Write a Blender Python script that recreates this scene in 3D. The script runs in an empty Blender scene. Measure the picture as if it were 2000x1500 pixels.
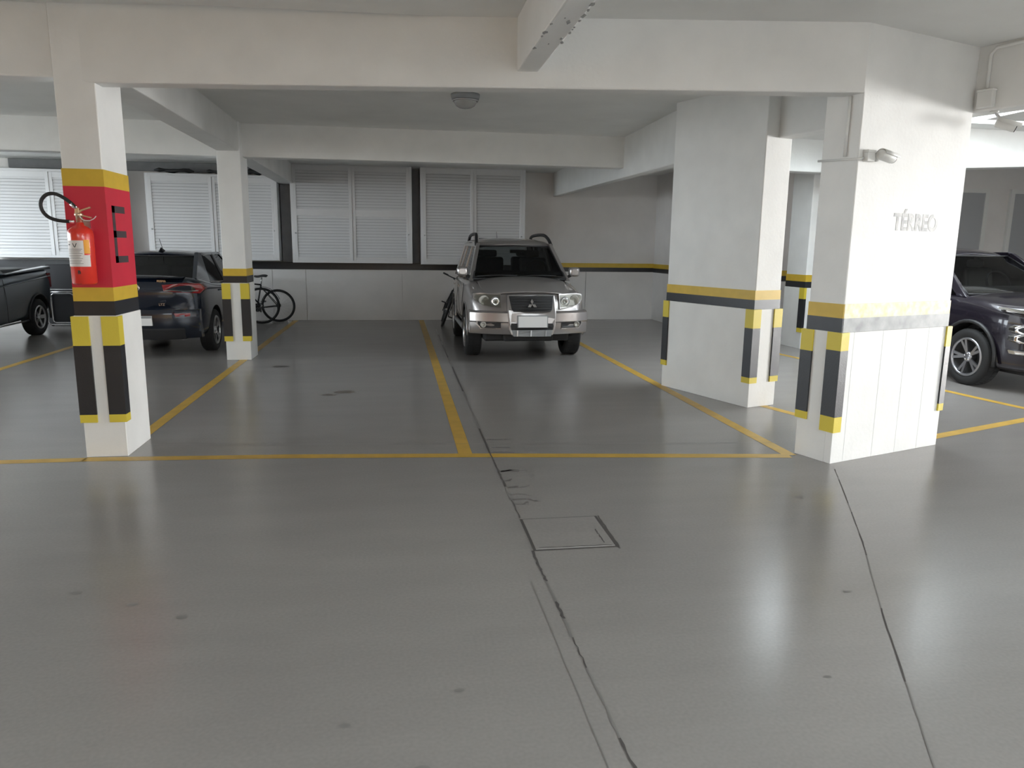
import bpy, bmesh, math, random
from mathutils import Vector, Matrix
random.seed(7)
S = bpy.context.scene
COL = S.collection
PI = math.pi

# ------------------------------------------------------------------ camera
cam_d = bpy.data.cameras.new('camera'); cam = bpy.data.objects.new('camera', cam_d); COL.objects.link(cam)
cam_d.sensor_fit = 'HORIZONTAL'; cam_d.sensor_width = 36.0; cam_d.lens = 36.0*1440/2000
cam_d.clip_start = .05; cam_d.clip_end = 300
Rr = (0.98834171, -0.15179419, 0.01179763)          # image right in world axes
Dn = (-0.01624043, -0.18215302, -0.98313607)        # image down
Fw = (0.15138331, 0.97148279, -0.18249463)          # viewing direction
cam.matrix_world = Matrix(((Rr[0], -Dn[0], -Fw[0], 0), (Rr[1], -Dn[1], -Fw[1], 0), (Rr[2], -Dn[2], -Fw[2], 1.6), (0, 0, 0, 1)))
S.camera = cam
# ------------------------------------------------------------------ light
W = bpy.data.worlds.new('overcast_sky'); S.world = W; W.use_nodes = True
bg = W.node_tree.nodes['Background']; bg.inputs[0].default_value = (.86, .95, 1.0, 1); bg.inputs[1].default_value = 6.0
def portal(name, loc, sx, sy, rot):
    d = bpy.data.lights.new(name, 'AREA'); d.shape = 'RECTANGLE'; d.size = sx; d.size_y = sy
    d.cycles.is_portal = True
    o = bpy.data.objects.new(name, d); COL.objects.link(o); o.location = loc; o.rotation_euler = rot
    return o
portal('daylight_well', (8.5, 8.6, 3.5), 8.6, 3.0, (0, 0, 0))
def opening_light(name, loc, sx, sy, rot, power, col):      # lamp added in an unseen open side, standing in for daylight
    o = portal(name, loc, sx, sy, rot); o.data.cycles.is_portal = False; o.data.energy = power; o.data.color = col
    return o
opening_light('unseen_facade_lamp', (29.9, -.9, 1.55), 2.9, 3.8, (0, PI/2, 0), 1050, (1.0, .98, .95))
opening_light('unseen_facade_lamp', (29.9, 5.5, 1.55), 2.9, 3.4, (0, PI/2, 0), 1900, (1.0, .98, .95))  # second unseen opening, added to brighten the red pillar's right face
portal('added_aisle_opening', (4.3, -3.25, 3.5), 4.2, 4.5, (0, 0, 0))  # ceiling opening behind the camera, added to light the aisle
portal('added_aisle_opening', (-2.25, -4.0, 3.5), 3.5, 3.0, (0, 0, 0))  # another unseen opening, added to lift the left part of the aisle
portal('daylight_west', (-9.6, 9.8, 2.25), 1.6, 11.6, (0, -PI/2, 0))
S.view_settings.view_transform = 'Standard'; S.view_settings.look = 'None'
S.view_settings.gamma = 1.0; S.view_settings.use_curve_mapping = False
S.view_settings.exposure = 0.86

# ------------------------------------------------------------------ materials
MATS = {}
def mat(name, col=(.8, .8, .8), rough=.5, metal=0., coat=0., noise=0., nscale=6., bump=0., bscale=60., spec=.5, alpha=None):
    if name in MATS: return MATS[name]
    m = bpy.data.materials.new(name); m.use_nodes = True; nt = m.node_tree
    p = nt.nodes['Principled BSDF']
    p.inputs['Base Color'].default_value = (*col, 1); p.inputs['Roughness'].default_value = rough
    p.inputs['Metallic'].default_value = metal; p.inputs['Coat Weight'].default_value = coat
    p.inputs['Coat Roughness'].default_value = .05; p.inputs['Specular IOR Level'].default_value = spec
    if noise or bump:
        tc = nt.nodes.new('ShaderNodeTexCoord')
    if noise:
        n = nt.nodes.new('ShaderNodeTexNoise'); n.inputs['Scale'].default_value = nscale; n.inputs['Detail'].default_value = 6
        nt.links.new(tc.outputs['Object'], n.inputs['Vector'])
        r = nt.nodes.new('ShaderNodeMapRange'); r.inputs[1].default_value = .3; r.inputs[2].default_value = .7
        r.inputs[3].default_value = 1-noise; r.inputs[4].default_value = 1+noise*.5
        nt.links.new(n.outputs['Fac'], r.inputs[0])
        mx = nt.nodes.new('ShaderNodeVectorMath'); mx.operation = 'SCALE'; mx.inputs[0].default_value = col
        nt.links.new(r.outputs[0], mx.inputs['Scale']); nt.links.new(mx.outputs[0], p.inputs['Base Color'])
    if bump:
        n2 = nt.nodes.new('ShaderNodeTexNoise'); n2.inputs['Scale'].default_value = bscale; n2.inputs['Detail'].default_value = 4
        nt.links.new(tc.outputs['Object'], n2.inputs['Vector'])
        b = nt.nodes.new('ShaderNodeBump'); b.inputs['Strength'].default_value = bump; b.inputs['Distance'].default_value = .01
        nt.links.new(n2.outputs['Fac'], b.inputs['Height']); nt.links.new(b.outputs[0], p.inputs['Normal'])
    MATS[name] = m
    return m
def glass(name, tint, ior=1.45):
    m = bpy.data.materials.new(name); m.use_nodes = True; nt = m.node_tree
    nt.nodes.remove(nt.nodes['Principled BSDF']); out = nt.nodes['Material Output']
    t = nt.nodes.new('ShaderNodeBsdfTransparent'); t.inputs[0].default_value = (*tint, 1)
    g = nt.nodes.new('ShaderNodeBsdfGlossy'); g.inputs['Roughness'].default_value = .03
    f = nt.nodes.new('ShaderNodeFresnel'); f.inputs[0].default_value = ior
    mx = nt.nodes.new('ShaderNodeMixShader')
    nt.links.new(f.outputs[0], mx.inputs[0]); nt.links.new(t.outputs[0], mx.inputs[1]); nt.links.new(g.outputs[0], mx.inputs[2])
    nt.links.new(mx.outputs[0], out.inputs[0]); MATS[name] = m
    return m
WHITE = mat('white_paint', (.83, .83, .815), .55, noise=.05, nscale=3, bump=.12, bscale=35)
CEIL = mat('ceiling_paint', (.83, .83, .81), .7, noise=.05, nscale=2, bump=.12, bscale=30)
WALL = mat('wall_paint', (.80, .775, .76), .55, noise=.06, nscale=2, bump=.1, bscale=40)
TAN = mat('tan_bounce', (.76, .50, .26), .8, noise=.08, nscale=3)  # colour of unseen walls, chosen to bounce warm light forward
YEL = mat('yellow_paint', (.66, .44, .045), .42, noise=.08, nscale=9)
BLK = mat('black_paint', (.022, .023, .028), .32, noise=.15, nscale=12)
RED = mat('red_paint', (.62, .028, .055), .45, noise=.05, nscale=5)
GYEL = mat('guard_yellow', (.70, .56, .06), .42, bump=.1, bscale=120)
GBLK = mat('guard_black', (.022, .023, .027), .36, bump=.15, bscale=140)
LINE = mat('line_yellow', (.60, .37, .055), .4, noise=.16, nscale=7, bump=.05)
LOUV = mat('white_aluminium', (.74, .74, .75), .32, bump=.02)
DARK = mat('dark_gap', (.03, .03, .032), .7)
GREY = mat('grey_recess', (.24, .24, .25), .7, noise=.1)
STEEL = mat('brushed_steel', (.62, .62, .63), .28, metal=1.)
CHROME = mat('chrome', (.80, .80, .82), .1, metal=1.)
RUB = mat('rubber', (.018, .018, .019), .75, bump=.1, bscale=200)
BPLA = mat('black_plastic', (.02, .02, .022), .5)
WPLA = mat('white_plastic', (.78, .78, .76), .4)
GPLA = mat('grey_plastic', (.30, .31, .32), .5)
PLATE = mat('plate_white', (.86, .86, .86), .4)
LENS = mat('lamp_lens', (.42, .41, .38), .3, metal=.4)
REFL = mat('lamp_reflector', (.30, .285, .265), .4, metal=.4)
REDL = mat('red_lens', (.30, .006, .01), .12, coat=1.)
SEAT = mat('seat_fabric', (.025, .025, .028), .9)
BEIGE = mat('pale_seat_leather', (.34, .33, .31), .6)
EXTR = mat('extinguisher_red', (.72, .035, .02), .25, coat=.6)
PAPER = mat('paper_label', (.72, .68, .66), .6)
ORNG = mat('orange_sticker', (.85, .36, .02), .5)
BRASS = mat('valve_brass', (.72, .55, .40), .3, metal=.9)
INK = mat('ink', (.04, .035, .035), .6)
SILV = mat('silver_car_paint', (.43, .405, .40), .30, metal=.75, coat=1.)
NAVY = mat('navy_car_paint', (.006, .012, .028), .22, metal=.3, coat=1.)
SLATE = mat('slate_car_paint', (.055, .075, .095), .28, metal=.5, coat=1.)
PLUM = mat('black_plum_car_paint', (.022, .018, .028), .22, metal=.4, coat=1.)
GLS = glass('tinted_glass', (.42, .44, .44))
GLD = glass('dark_tinted_glass', (.10, .11, .12))
GLC = glass('clear_lens_glass', (.86, .86, .84), 1.15)
OUTC = mat('outdoor_concrete', (.42, .41, .39), .8)

# worn stencil ink, and gloss of daylight painted into the band colours
def wear_sheen_mix(name, a, b, scale, lo, hi):
    m = mat(name, a, .5); nt = m.node_tree; p = nt.nodes['Principled BSDF']
    tc = nt.nodes.new('ShaderNodeTexCoord'); n = nt.nodes.new('ShaderNodeTexNoise'); n.inputs['Scale'].default_value = scale; n.inputs['Detail'].default_value = 8
    r = nt.nodes.new('ShaderNodeMapRange'); r.inputs[1].default_value = lo; r.inputs[2].default_value = hi
    mx = nt.nodes.new('ShaderNodeMix'); mx.data_type = 'RGBA'; mx.inputs[6].default_value = (*a, 1); mx.inputs[7].default_value = (*b, 1)
    nt.links.new(tc.outputs['Object'], n.inputs['Vector']); nt.links.new(n.outputs['Fac'], r.inputs[0]); nt.links.new(r.outputs[0], mx.inputs[0])
    nt.links.new(mx.outputs[2], p.inputs['Base Color'])
    return m
STENC = wear_sheen_mix('worn_stencil_ink', (.30, .30, .31), (.80, .80, .785), 11, .40, .78)
SHEEN_BLK = wear_sheen_mix('sheen_black_band', (.22, .23, .245), (.50, .51, .51), 9, .25, .75)  # black greyed by daylight gloss put into the colour, with pale scuffs
SHEEN_YEL = wear_sheen_mix('sheen_yellow_band', (.80, .66, .30), (.80, .78, .66), 16, .35, .65)  # yellow paled by daylight glare put into the colour

# floor: grey epoxy with faint blotches, rolled texture and gloss differences
def floor_mat():
    m = bpy.data.materials.new('grey_epoxy'); m.use_nodes = True; nt = m.node_tree; p = nt.nodes['Principled BSDF']
    tc = nt.nodes.new('ShaderNodeTexCoord')
    def noise(scale, det=6, st=None):
        n = nt.nodes.new('ShaderNodeTexNoise'); n.inputs['Scale'].default_value = scale; n.inputs['Detail'].default_value = det
        if st:
            mp = nt.nodes.new('ShaderNodeMapping'); mp.inputs['Scale'].default_value = st
            nt.links.new(tc.outputs['Object'], mp.inputs[0]); nt.links.new(mp.outputs[0], n.inputs['Vector'])
        else: nt.links.new(tc.outputs['Object'], n.inputs['Vector'])
        return n
    def ramp(n, a, b, c, d):
        r = nt.nodes.new('ShaderNodeMapRange'); r.inputs[1].default_value = a; r.inputs[2].default_value = b; r.inputs[3].default_value = c; r.inputs[4].default_value = d
        nt.links.new(n.outputs['Fac'], r.inputs[0]); return r
    def mul(a, b):
        x = nt.nodes.new('ShaderNodeMath'); x.operation = 'MULTIPLY'; nt.links.new(a.outputs[0], x.inputs[0]); nt.links.new(b.outputs[0], x.inputs[1]); return x
    f = mul(mul(ramp(noise(.45, 0), .1, .9, .90, 1.10), ramp(noise(70, 0), .1, .9, .95, 1.05)), ramp(noise(2.4, 3, (.5, 1.8, 1)), .1, .9, .93, 1.07))
    sc = nt.nodes.new('ShaderNodeVectorMath'); sc.operation = 'SCALE'; sc.inputs[0].default_value = (.272, .256, .243)
    nt.links.new(f.outputs[0], sc.inputs['Scale']); nt.links.new(sc.outputs[0], p.inputs['Base Color'])
    p.inputs['Roughness'].default_value = .23
    p.inputs['Specular IOR Level'].default_value = .5
    return m
FLOOR = floor_mat()

# ------------------------------------------------------------------ mesh helpers
class MB:
    def __init__(s): s.v = []; s.f = []; s.m = []; s.sm = []
    def add(s, vs, fs, mi=0, smooth=False):
        o = len(s.v); s.v += [tuple(v) for v in vs]
        for f in fs: s.f.append(tuple(i+o for i in f)); s.m.append(mi); s.sm.append(smooth)
        return s
    def box(s, a, b, mi=0):
        (x0, y0, z0), (x1, y1, z1) = a, b
        vs = [(x0, y0, z0), (x1, y0, z0), (x1, y1, z0), (x0, y1, z0), (x0, y0, z1), (x1, y0, z1), (x1, y1, z1), (x0, y1, z1)]
        return s.add(vs, [(3, 2, 1, 0), (4, 5, 6, 7), (0, 1, 5, 4), (1, 2, 6, 5), (2, 3, 7, 6), (3, 0, 4, 7)], mi)
    def obox(s, c, sx, sy, sz, R=None, mi=0):
        R = R or Matrix.Identity(3); c = Vector(c); vs = []
        for k in ((-1, -1, -1), (1, -1, -1), (1, 1, -1), (-1, 1, -1), (-1, -1, 1), (1, -1, 1), (1, 1, 1), (-1, 1, 1)):
            vs.append(c + R @ Vector((k[0]*sx/2, k[1]*sy/2, k[2]*sz/2)))
        return s.add(vs, [(3, 2, 1, 0), (4, 5, 6, 7), (0, 1, 5, 4), (1, 2, 6, 5), (2, 3, 7, 6), (3, 0, 4, 7)], mi)
    def prism(s, poly, z0, z1, mi=0):
        n = len(poly); A = [(p[0], p[1], p[2] if len(p) > 2 else z0) for p in poly]; B = [(p[0], p[1], z1) for p in poly]
        fs = [tuple(range(n-1, -1, -1)), tuple(range(n, 2*n))] + [(i, (i+1) % n, n+(i+1) % n, n+i) for i in range(n)]
        return s.add(A+B, fs, mi)
    def tube(s, path, r, n=8, mi=0, closed=False, cap=True):
        P = [Vector(p) for p in path]; m = len(P); vs = []; prev = None
        for i, p in enumerate(P):
            t = (P[(i+1) % m]-P[i-1]) if closed else (P[min(i+1, m-1)]-P[max(i-1, 0)])
            t.normalize()
            if prev is None:
                a = Vector((0, 0, 1)) if abs(t.z) < .9 else Vector((1, 0, 0)); u = t.cross(a).normalized()
            else: u = (prev - t*prev.dot(t)).normalized()
            prev = u; w = t.cross(u); rr = r[i] if isinstance(r, (list, tuple)) else r
            for k in range(n):
                a = 2*PI*k/n; vs.append(p + (u*math.cos(a)+w*math.sin(a))*rr)
        fs = []
        for i in range(m if closed else m-1):
            j = (i+1) % m
            for k in range(n): fs.append((i*n+k, i*n+(k+1) % n, j*n+(k+1) % n, j*n+k))
        if cap and not closed: fs += [tuple(range(n-1, -1, -1)), tuple(range((m-1)*n, m*n))]
        return s.add(vs, fs, mi, True)
    def lathe(s, prof, n=24, M=None, mi=0, smooth=True, closed=False, cap=True):
        # prof: (radius, height) along local z
        M = M or Matrix.Identity(4); vs = []; m = len(prof)
        for (r, h) in prof:
            for k in range(n):
                a = 2*PI*k/n; vs.append(M @ Vector((r*math.cos(a), r*math.sin(a), h)))
        fs = []
        for i in range(m if closed else m-1):
            j = (i+1) % m
            for k in range(n): fs.append((i*n+k, i*n+(k+1) % n, j*n+(k+1) % n, j*n+k))
        if not closed and cap: fs += [tuple(range(n-1, -1, -1)), tuple(range((m-1)*n, m*n))]
        return s.add(vs, fs, mi, smooth)
    def grid(s, rows, mi=0, smooth=True, flip=False):
        m = len(rows); n = len(rows[0]); vs = [p for r in rows for p in r]; fs = []
        for i in range(m-1):
            for j in range(n-1):
                q = (i*n+j, i*n+j+1, (i+1)*n+j+1, (i+1)*n+j); fs.append(q[::-1] if flip else q)
        return s.add(vs, fs, mi, smooth)
    def build(s, name, mats, parent=None, bevel=0., seg=2, sub=0, solid=0., recalc=True):
        me = bpy.data.meshes.new(name); me.from_pydata(s.v, [], s.f)
        for m in (mats if isinstance(mats, (list, tuple)) else [mats]): me.materials.append(m)
        for p, mi, sm in zip(me.polygons, s.m, s.sm): p.material_index = mi; p.use_smooth = sm
        if recalc:
            bm = bmesh.new(); bm.from_mesh(me); bmesh.ops.recalc_face_normals(bm, faces=bm.faces); bm.to_mesh(me); bm.free()
        o = bpy.data.objects.new(name, me); COL.objects.link(o)
        if parent is not None: o.parent = parent
        if solid:
            q = o.modifiers.new('solid', 'SOLIDIFY'); q.thickness = solid; q.offset = 0
        if bevel:
            q = o.modifiers.new('bevel', 'BEVEL'); q.width = bevel; q.segments = seg; q.limit_method = 'ANGLE'
        if sub:
            q = o.modifiers.new('sub', 'SUBSURF'); q.levels = sub; q.render_levels = sub
        return o
def tag(o, label=None, cat=None, group=None, kind=None):
    if label: o['label'] = label
    if cat: o['category'] = cat
    if group: o['group'] = group
    if kind: o['kind'] = kind
    return o
def thing(name, label, cat, loc=(0, 0, 0), rz=0., group=None):
    o = bpy.data.objects.new(name, None); COL.objects.link(o); o.empty_display_size = .1
    o.location = loc; o.rotation_euler = (0, 0, rz)
    return tag(o, label, cat, group)
def struct(o, label=None): return tag(o, label, kind='structure')
def text_mesh(name, body, size, m, parent, M, bold=0., ext=.001, align='CENTER', sx=1.):
    c = bpy.data.curves.new(name, 'FONT'); c.body = body; c.size = size; c.extrude = ext; c.offset = bold; c.align_x = align; c.align_y = 'CENTER'
    t = bpy.data.objects.new(name+'_tmp', c); COL.objects.link(t)
    bpy.context.view_layer.update()
    me = bpy.data.meshes.new_from_object(t.evaluated_get(bpy.context.evaluated_depsgraph_get()))
    bpy.data.objects.remove(t); me.name = name; me.materials.clear(); me.materials.append(m)
    me.transform(M @ Matrix.Diagonal((sx, 1, 1, 1)))
    o = bpy.data.objects.new(name, me); COL.objects.link(o); o.parent = parent
    return o
def frame(o, x, y, z):      # matrix from origin and three axes
    return Matrix(((x[0], y[0], z[0], o[0]), (x[1], y[1], z[1], o[1]), (x[2], y[2], z[2], o[2]), (0, 0, 0, 1)))

def smooth_path(P, n=5):
    P = [Vector(p) for p in P]; out = []
    for i in range(len(P)-1):
        p0 = P[max(i-1, 0)]; p1 = P[i]; p2 = P[i+1]; p3 = P[min(i+2, len(P)-1)]
        for k in range(n):
            t = k/n; out.append(.5*((2*p1)+(p2-p0)*t+(2*p0-5*p1+4*p2-p3)*t*t+(3*p1-p0-3*p2+p3)*t**3))
    return out+[P[-1]]
# ------------------------------------------------------------------ the building
CZ = 3.2
floor = struct(MB().box((-10, -7.5, -.2), (30, 17.0, 0)).build('floor', FLOOR), 'grey glossy epoxy garage floor with yellow bay lines')
struct(MB().box((30, -40, -.3), (60, 40, -.02)).build('outdoor_ground', OUTC))
struct(MB().box((-60, -40, -.3), (-10, 40, -.02)).build('outdoor_ground', OUTC))
# ceilings, with openings added behind the camera to let sky light in
struct(MB().prism([(-9.6, -2.5), (2.2, -2.5), (2.2, -1.0), (1.2, -1.0), (1.2, 5.4), (-9.6, 5.9)], 3.15, 3.55).build('ceiling', CEIL))
struct(MB().prism([(1.2, -1.0), (6.74, -1.0), (4.58, 5.45), (4.3, 5.5), (1.2, 5.4)], 3.15, 3.55).build('ceiling', CEIL))
struct(MB().prism([(-9.6, -7), (-4.0, -7), (-4.0, -2.5), (-9.6, -2.5)], 3.15, 3.55).build('ceiling', CEIL))
struct(MB().prism([(-.5, -5.5), (2.2, -5.5), (2.2, -2.5), (-.5, -2.5)], 3.15, 3.55).build('ceiling', CEIL))
struct(MB().prism([(-4.0, -7), (8.75, -7), (8.24, -5.5), (-4.0, -5.5)], 3.15, 3.55).build('ceiling', CEIL))
struct(MB().prism([(-9.6, 5.7), (3.2, 5.0), (4.42, 5.42), (4.2, 7.2), (4.2, 9.3), (6.9, 9.3), (6.9, 8.72), (12.5, 8.72), (12.5, 16.8), (-9.6, 16.8)], CZ, 3.6).build('ceiling', CEIL))
struct(MB().prism([(8.75, -7), (30, -7), (30, 7.3), (12.5, 7.3), (12.5, 8.2), (6.9, 8.2), (6.9, 7.3), (4.25, 7.3), (4.3, 5.5), (4.58, 5.45)], 3.15, 3.5).build('ceiling', CEIL))
# walls
wb = struct(MB().box((-9.6, 16.38, 0), (6.1, 16.7, 3.3)).build('wall_back', WALL), 'pale back wall behind the louvred cabinets')
for x0, x1 in ((-9.0, -6.4), (-6.39, -3.9), (-3.89, -2.62), (-2.61, -1.93), (-1.92, .1), (.11, 2.62), (2.63, 4.2), (4.21, 5.79)):
    MB().box((x0, 16.36, 0), (x1, 16.39, 1.08)).build('panel', WALL, wb)
MB().box((-9, 16.355, 1.085), (2.75, 16.39, 1.24)).build('black_band', BLK, wb)
MB().box((2.75, 16.355, 1.075), (5.79, 16.39, 1.17)).build('black_band', BLK, wb)
MB().box((2.75, 16.355, 1.17), (5.79, 16.39, 1.265)).build('yellow_band', YEL, wb)
wr = struct(MB().box((5.8, 13.0, 0), (6.1, 16.5, 3.3)).build('wall_right', WALL), 'short return wall beside the bay with stripes')
MB().box((5.785, 12.98, 1.07), (5.81, 16.36, 1.165)).build('black_band', BLK, wr)
MB().box((5.785, 12.98, 1.165), (5.81, 16.36, 1.26)).build('yellow_band', YEL, wr)
MB().box((5.79, 12.99, 0), (5.81, 16.36, 1.07)).build('panel', WALL, wr)
we = struct(MB().box((5.8, 13.0, 0), (12.6, 13.3, 3.3)).build('wall_right_back', WALL), 'far wall with door recesses beyond the wide white pillar')
MB().box((5.79, 12.985, 1.03), (9.2, 13.02, 1.13)).build('black_band', BLK, we)
MB().box((5.79, 12.985, 1.13), (9.2, 13.02, 1.23)).build('yellow_band', YEL, we)
for x0, x1 in ((10.62, 11.12), (11.75, 12.45)):
    d = struct(MB().box((x0, 12.96, 0), (x1, 13.02, 2.72)).build('door_1' if x0 < 11 else 'door_2', mat('grey_door', (.42, .43, .45), .5)))
    m = MB(); m.box((x0-.08, 12.94, 0), (x0, 13.02, 2.72)); m.box((x1, 12.94, 0), (x1+.08, 13.02, 2.72)); m.box((x0-.08, 12.94, 2.72), (x1+.08, 13.02, 2.8))
    m.build('door_frame', WPLA, d)
struct(MB().box((30, 1.0, 0), (30.3, 3.8, 3.6)).build('wall_east', WALL))
struct(MB().box((12.5, 7.3, 0), (12.8, 13.3, 3.6)).build('wall_east', WALL))
struct(MB().box((12.5, 7.3, 0), (30, 7.6, 3.6)).build('wall_east', WALL))
struct(MB().box((-9.6, -7.3, 0), (1, -7.0, 2.8)).build('wall_front', TAN))
struct(MB().box((1, -7.3, 0), (9, -7.0, 2.8)).build('wall_front', WALL))
struct(MB().box((-9.6, -7.3, 2.8), (30, -7.0, 3.3)).build('wall_front', TAN))
struct(MB().box((9, -7.3, 0), (30, -7.0, 2.8)).build('wall_front', WALL))
struct(MB().box((-60, -60, -.3), (60, -7.5, -.02)).build('outdoor_ground', OUTC))
struct(MB().box((-9.9, -7.3, 0), (-9.6, 4.0, 3.3)).build('wall_left', TAN))
struct(MB().box((-9.9, 15.6, 0), (-9.6, 16.8, 3.3)).build('wall_left', WALL))
struct(MB().box((-9.9, 4.0, 0), (-9.6, 15.6, 1.45)).build('wall_left', WALL))
struct(MB().box((-9.9, 4.0, 3.05), (-9.6, 15.6, 3.5)).build('wall_left', WALL))

def beam(p0, p1, side, z0, z1, th, m=WHITE, z0b=None, label=None, bev=.012):
    # vertical face along p0-p1, body th thick on the given side (+1 = to the left of the direction)
    a = Vector(p0); b = Vector(p1); d = (b-a).normalized(); n = Vector((-d.y, d.x))*side*th
    z0b = z0 if z0b is None else z0b
    vs = [(a.x, a.y, z0), (b.x, b.y, z0b), (b.x+n.x, b.y+n.y, z0b), (a.x+n.x, a.y+n.y, z0)]
    vs += [(v[0], v[1], z1) for v in vs]
    return struct(MB().add(vs, [(3, 2, 1, 0), (4, 5, 6, 7), (0, 1, 5, 4), (1, 2, 6, 5), (2, 3, 7, 6), (3, 0, 4, 7)]).build('beam', m, bevel=bev), label)
FB = [(-2.33, 5.845), (-2.06, 5.80), (3.255, 5.005)]
beam((-9.6, 5.86), (-2.33, 5.845), 1, 2.72, 3.3, .18, label='front beam over the left bays')
beam((-2.34, 5.845), (3.26, 5.005), 1, 2.69, 3.3, .16, label='long front beam between the red pillar and the wide pillar')
xb = beam((.845, 5.43), (.845, -7), 1, 2.80, 3.3, .15, label='ceiling beam running from the front beam over the aisle')
CHIP = mat('bare_concrete_chip', (.36, .36, .36), .9, bump=.4, bscale=40)
for k in range(16):      # flaked paint on its underside and lower edges
    cx = random.choice((random.uniform(.87, .97), .851, .990)); cy = random.uniform(3.7, 4.75); r = random.uniform(.006, .022); n = random.randint(5, 8)
    MB().prism([(cx+r*random.uniform(.3, 1)*math.cos(2*PI*q/n), cy+r*2.2*random.uniform(.4, 1)*math.sin(2*PI*q/n)) for q in range(n)], 2.7975, 2.801).build('paint_chip', CHIP, xb)
beam((-2.07, 5.9), (-2.07, 16.4), 1, 2.82, 3.4, .29, label='ceiling beam on top of the two slim pillars')
beam((-2.2, 10.86), (3.4, 10.86), 1, 2.765, 3.4, .24, label='cross beam over the middle of the two bays')
beam((-9.6, 10.86), (-2.2, 10.86), 1, 2.765, 3.4, .24, label='cross beam over the left bays')
beam((3.26, 8.1), (3.42, 16.4), -1, 2.585, 3.4, .16, z0b=2.71, label='long low beam from the broad pillar to the back wall')
beam((3.70, 7.05), (4.12, 5.35), 1, 2.68, 3.4, .2, label='beam joining the broad pillar and the wide pillar')
beam((3.5, 10.15), (7.2, 10.6), 1, 2.74, 3.4, .25, label='daylit cross beam behind the broad pillar')
beam((4.405, 5.58), (8.615, -7), 1, 2.67, 3.3, .2, label='beam running towards the aisle from the wide pillar')
beam((6.9, 9.05), (12.5, 9.4), 1, 2.67, 3.6, .3, z0b=2.95, label='beam over the bay of the dark plum car')
beam((-2.9, 16.36), (-7.5, 16.36), 1, 3.02, 3.2, .05, m=GREY)

# ------------------------------------------------------------------ pillars
def pillar(name, label, F, ang, lu, lv, top, bands, clad, guards, clad_mat=WHITE, planks=None):
    """F = corner at the base; local +x runs along the face of width lu, +y along the face of width lv"""
    t = thing(name, label, 'pillar', (F[0], F[1], 0), ang)
    MB().box((0, 0, 0), (lu, lv, top)).build('shaft', WHITE, t, bevel=.008)
    for nm, m, z0, z1, e in bands:
        MB().box((-e, -e, z0), (lu+e, lv+e, z1)).build(nm, m, t)
    if clad:
        e = .012
        if planks:
            xs = planks
            for a, b in zip(xs[:-1], xs[1:]): MB().box((a*lu+(-e if a == 0 else .0006), -e, 0), (b*lu+(e if b == 1 else -.0006), .05, clad)).build('cladding_plank', clad_mat, t, bevel=.002, seg=1)
            MB().box((-e, .0505, 0), (lu+e, lv+e, clad)).build('cladding_plank', clad_mat, t, bevel=.002, seg=1)
        else:
            MB().box((-e, -e, 0), (lu+e, lv+e, clad)).build('cladding', clad_mat, t, bevel=.003, seg=1)
    e = .013; th = .014
    for (cx, cy, a, b, zs) in guards:      # corner (0/1,0/1), leg lengths, four heights
        sx = 1 if cx == 0 else -1; sy = 1 if cy == 0 else -1
        X = -e if cx == 0 else lu+e; Y = -e if cy == 0 else lv+e
        m = MB()
        for (z0, z1, mi) in ((zs[0], zs[1], 0), (zs[1], zs[2], 1), (zs[2], zs[3], 0)):
            P = [(X-sx*th, Y-sy*th), (X+sx*a, Y-sy*th), (X+sx*a, Y), (X, Y), (X, Y+sy*b), (X-sx*th, Y+sy*b)]
            if sx*sy < 0: P = P[::-1]
            m.prism(P, z0, z1, mi)
        m.build('corner_guard', [GYEL, GBLK], t)
    return t
G1 = (.27, .33, .85, 1.065)
c1 = pillar('pillar', 'slim pillar with red band, letter E and fire extinguisher', (-2.33, 5.815), 0, .27, .505, 3.3,
    [('yellow_band', YEL, 1.99, 2.11, .003), ('red_band', RED, 1.275, 1.99, .003), ('yellow_band', YEL, 1.175, 1.275, .004), ('black_band', BLK, 1.07, 1.175, .005)],
    1.07, [(0, 0, .105, .08, G1), (1, 0, .105, .08, G1)])
m = MB()                                              # painted letter E on the right face of the red band
for y0, y1, z0, z1 in ((.10, .155, 1.45, 1.865), (.10, .36, 1.815, 1.865), (.10, .36, 1.635, 1.685), (.10, .36, 1.45, 1.50)):
    m.box((.27+.003, y0, z0), (.27+.0045, y1, z1))
m.build('letter_e', mat('faded_black', (.07, .05, .055), .5), c1)
G2 = (.265, .335, .85, 1.065)
c2 = pillar('pillar', 'slim white pillar between the navy saloon and the empty bay', (-2.36, 10.70), 0, .305, .47, 3.3,
    [('yellow_band', YEL, 1.165, 1.265, .003), ('black_band', BLK, 1.07, 1.165, .004)], 1.07, [(0, 0, .10, .08, G2), (1, 0, .10, .06, G2)])
A3 = math.radians(19)
def rot(F, a, x, y): return (F[0]+x*math.cos(a)-y*math.sin(a), F[1]+x*math.sin(a)+y*math.cos(a))
G3 = (.255, .315, .82, 1.01)
c3 = pillar('pillar', 'broad white pillar beside the silver car with striped band', (3.55, 6.985), A3, .35, 1.36, 3.3,
    [('yellow_band', YEL, 1.105, 1.20, .003), ('black_band', BLK, 1.01, 1.105, .004)], 1.01, [(0, 0, .09, .10, G3), (1, 0, .10, .09, G3), (0, 1, .09, .08, G3)])
G4 = (.245, .365, .87, 1.005)
G4b = (.30, .36, .84, 1.005)
c4 = pillar('pillar', 'wide white pillar with stencilled lettering and security camera', (3.25, 5.01), A3, 1.28, .315, 3.3,
    [('yellow_band', YEL, 1.11, 1.215, .003), ('black_band', BLK, 1.005, 1.11, .004)], 1.005, [(0, 0, .07, .115, G4), (0, 1, .07, .095, G4b), (1, 0, .05, .09, G4b)],
    planks=[0, .10, .36, .58, .80, 1])
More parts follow.
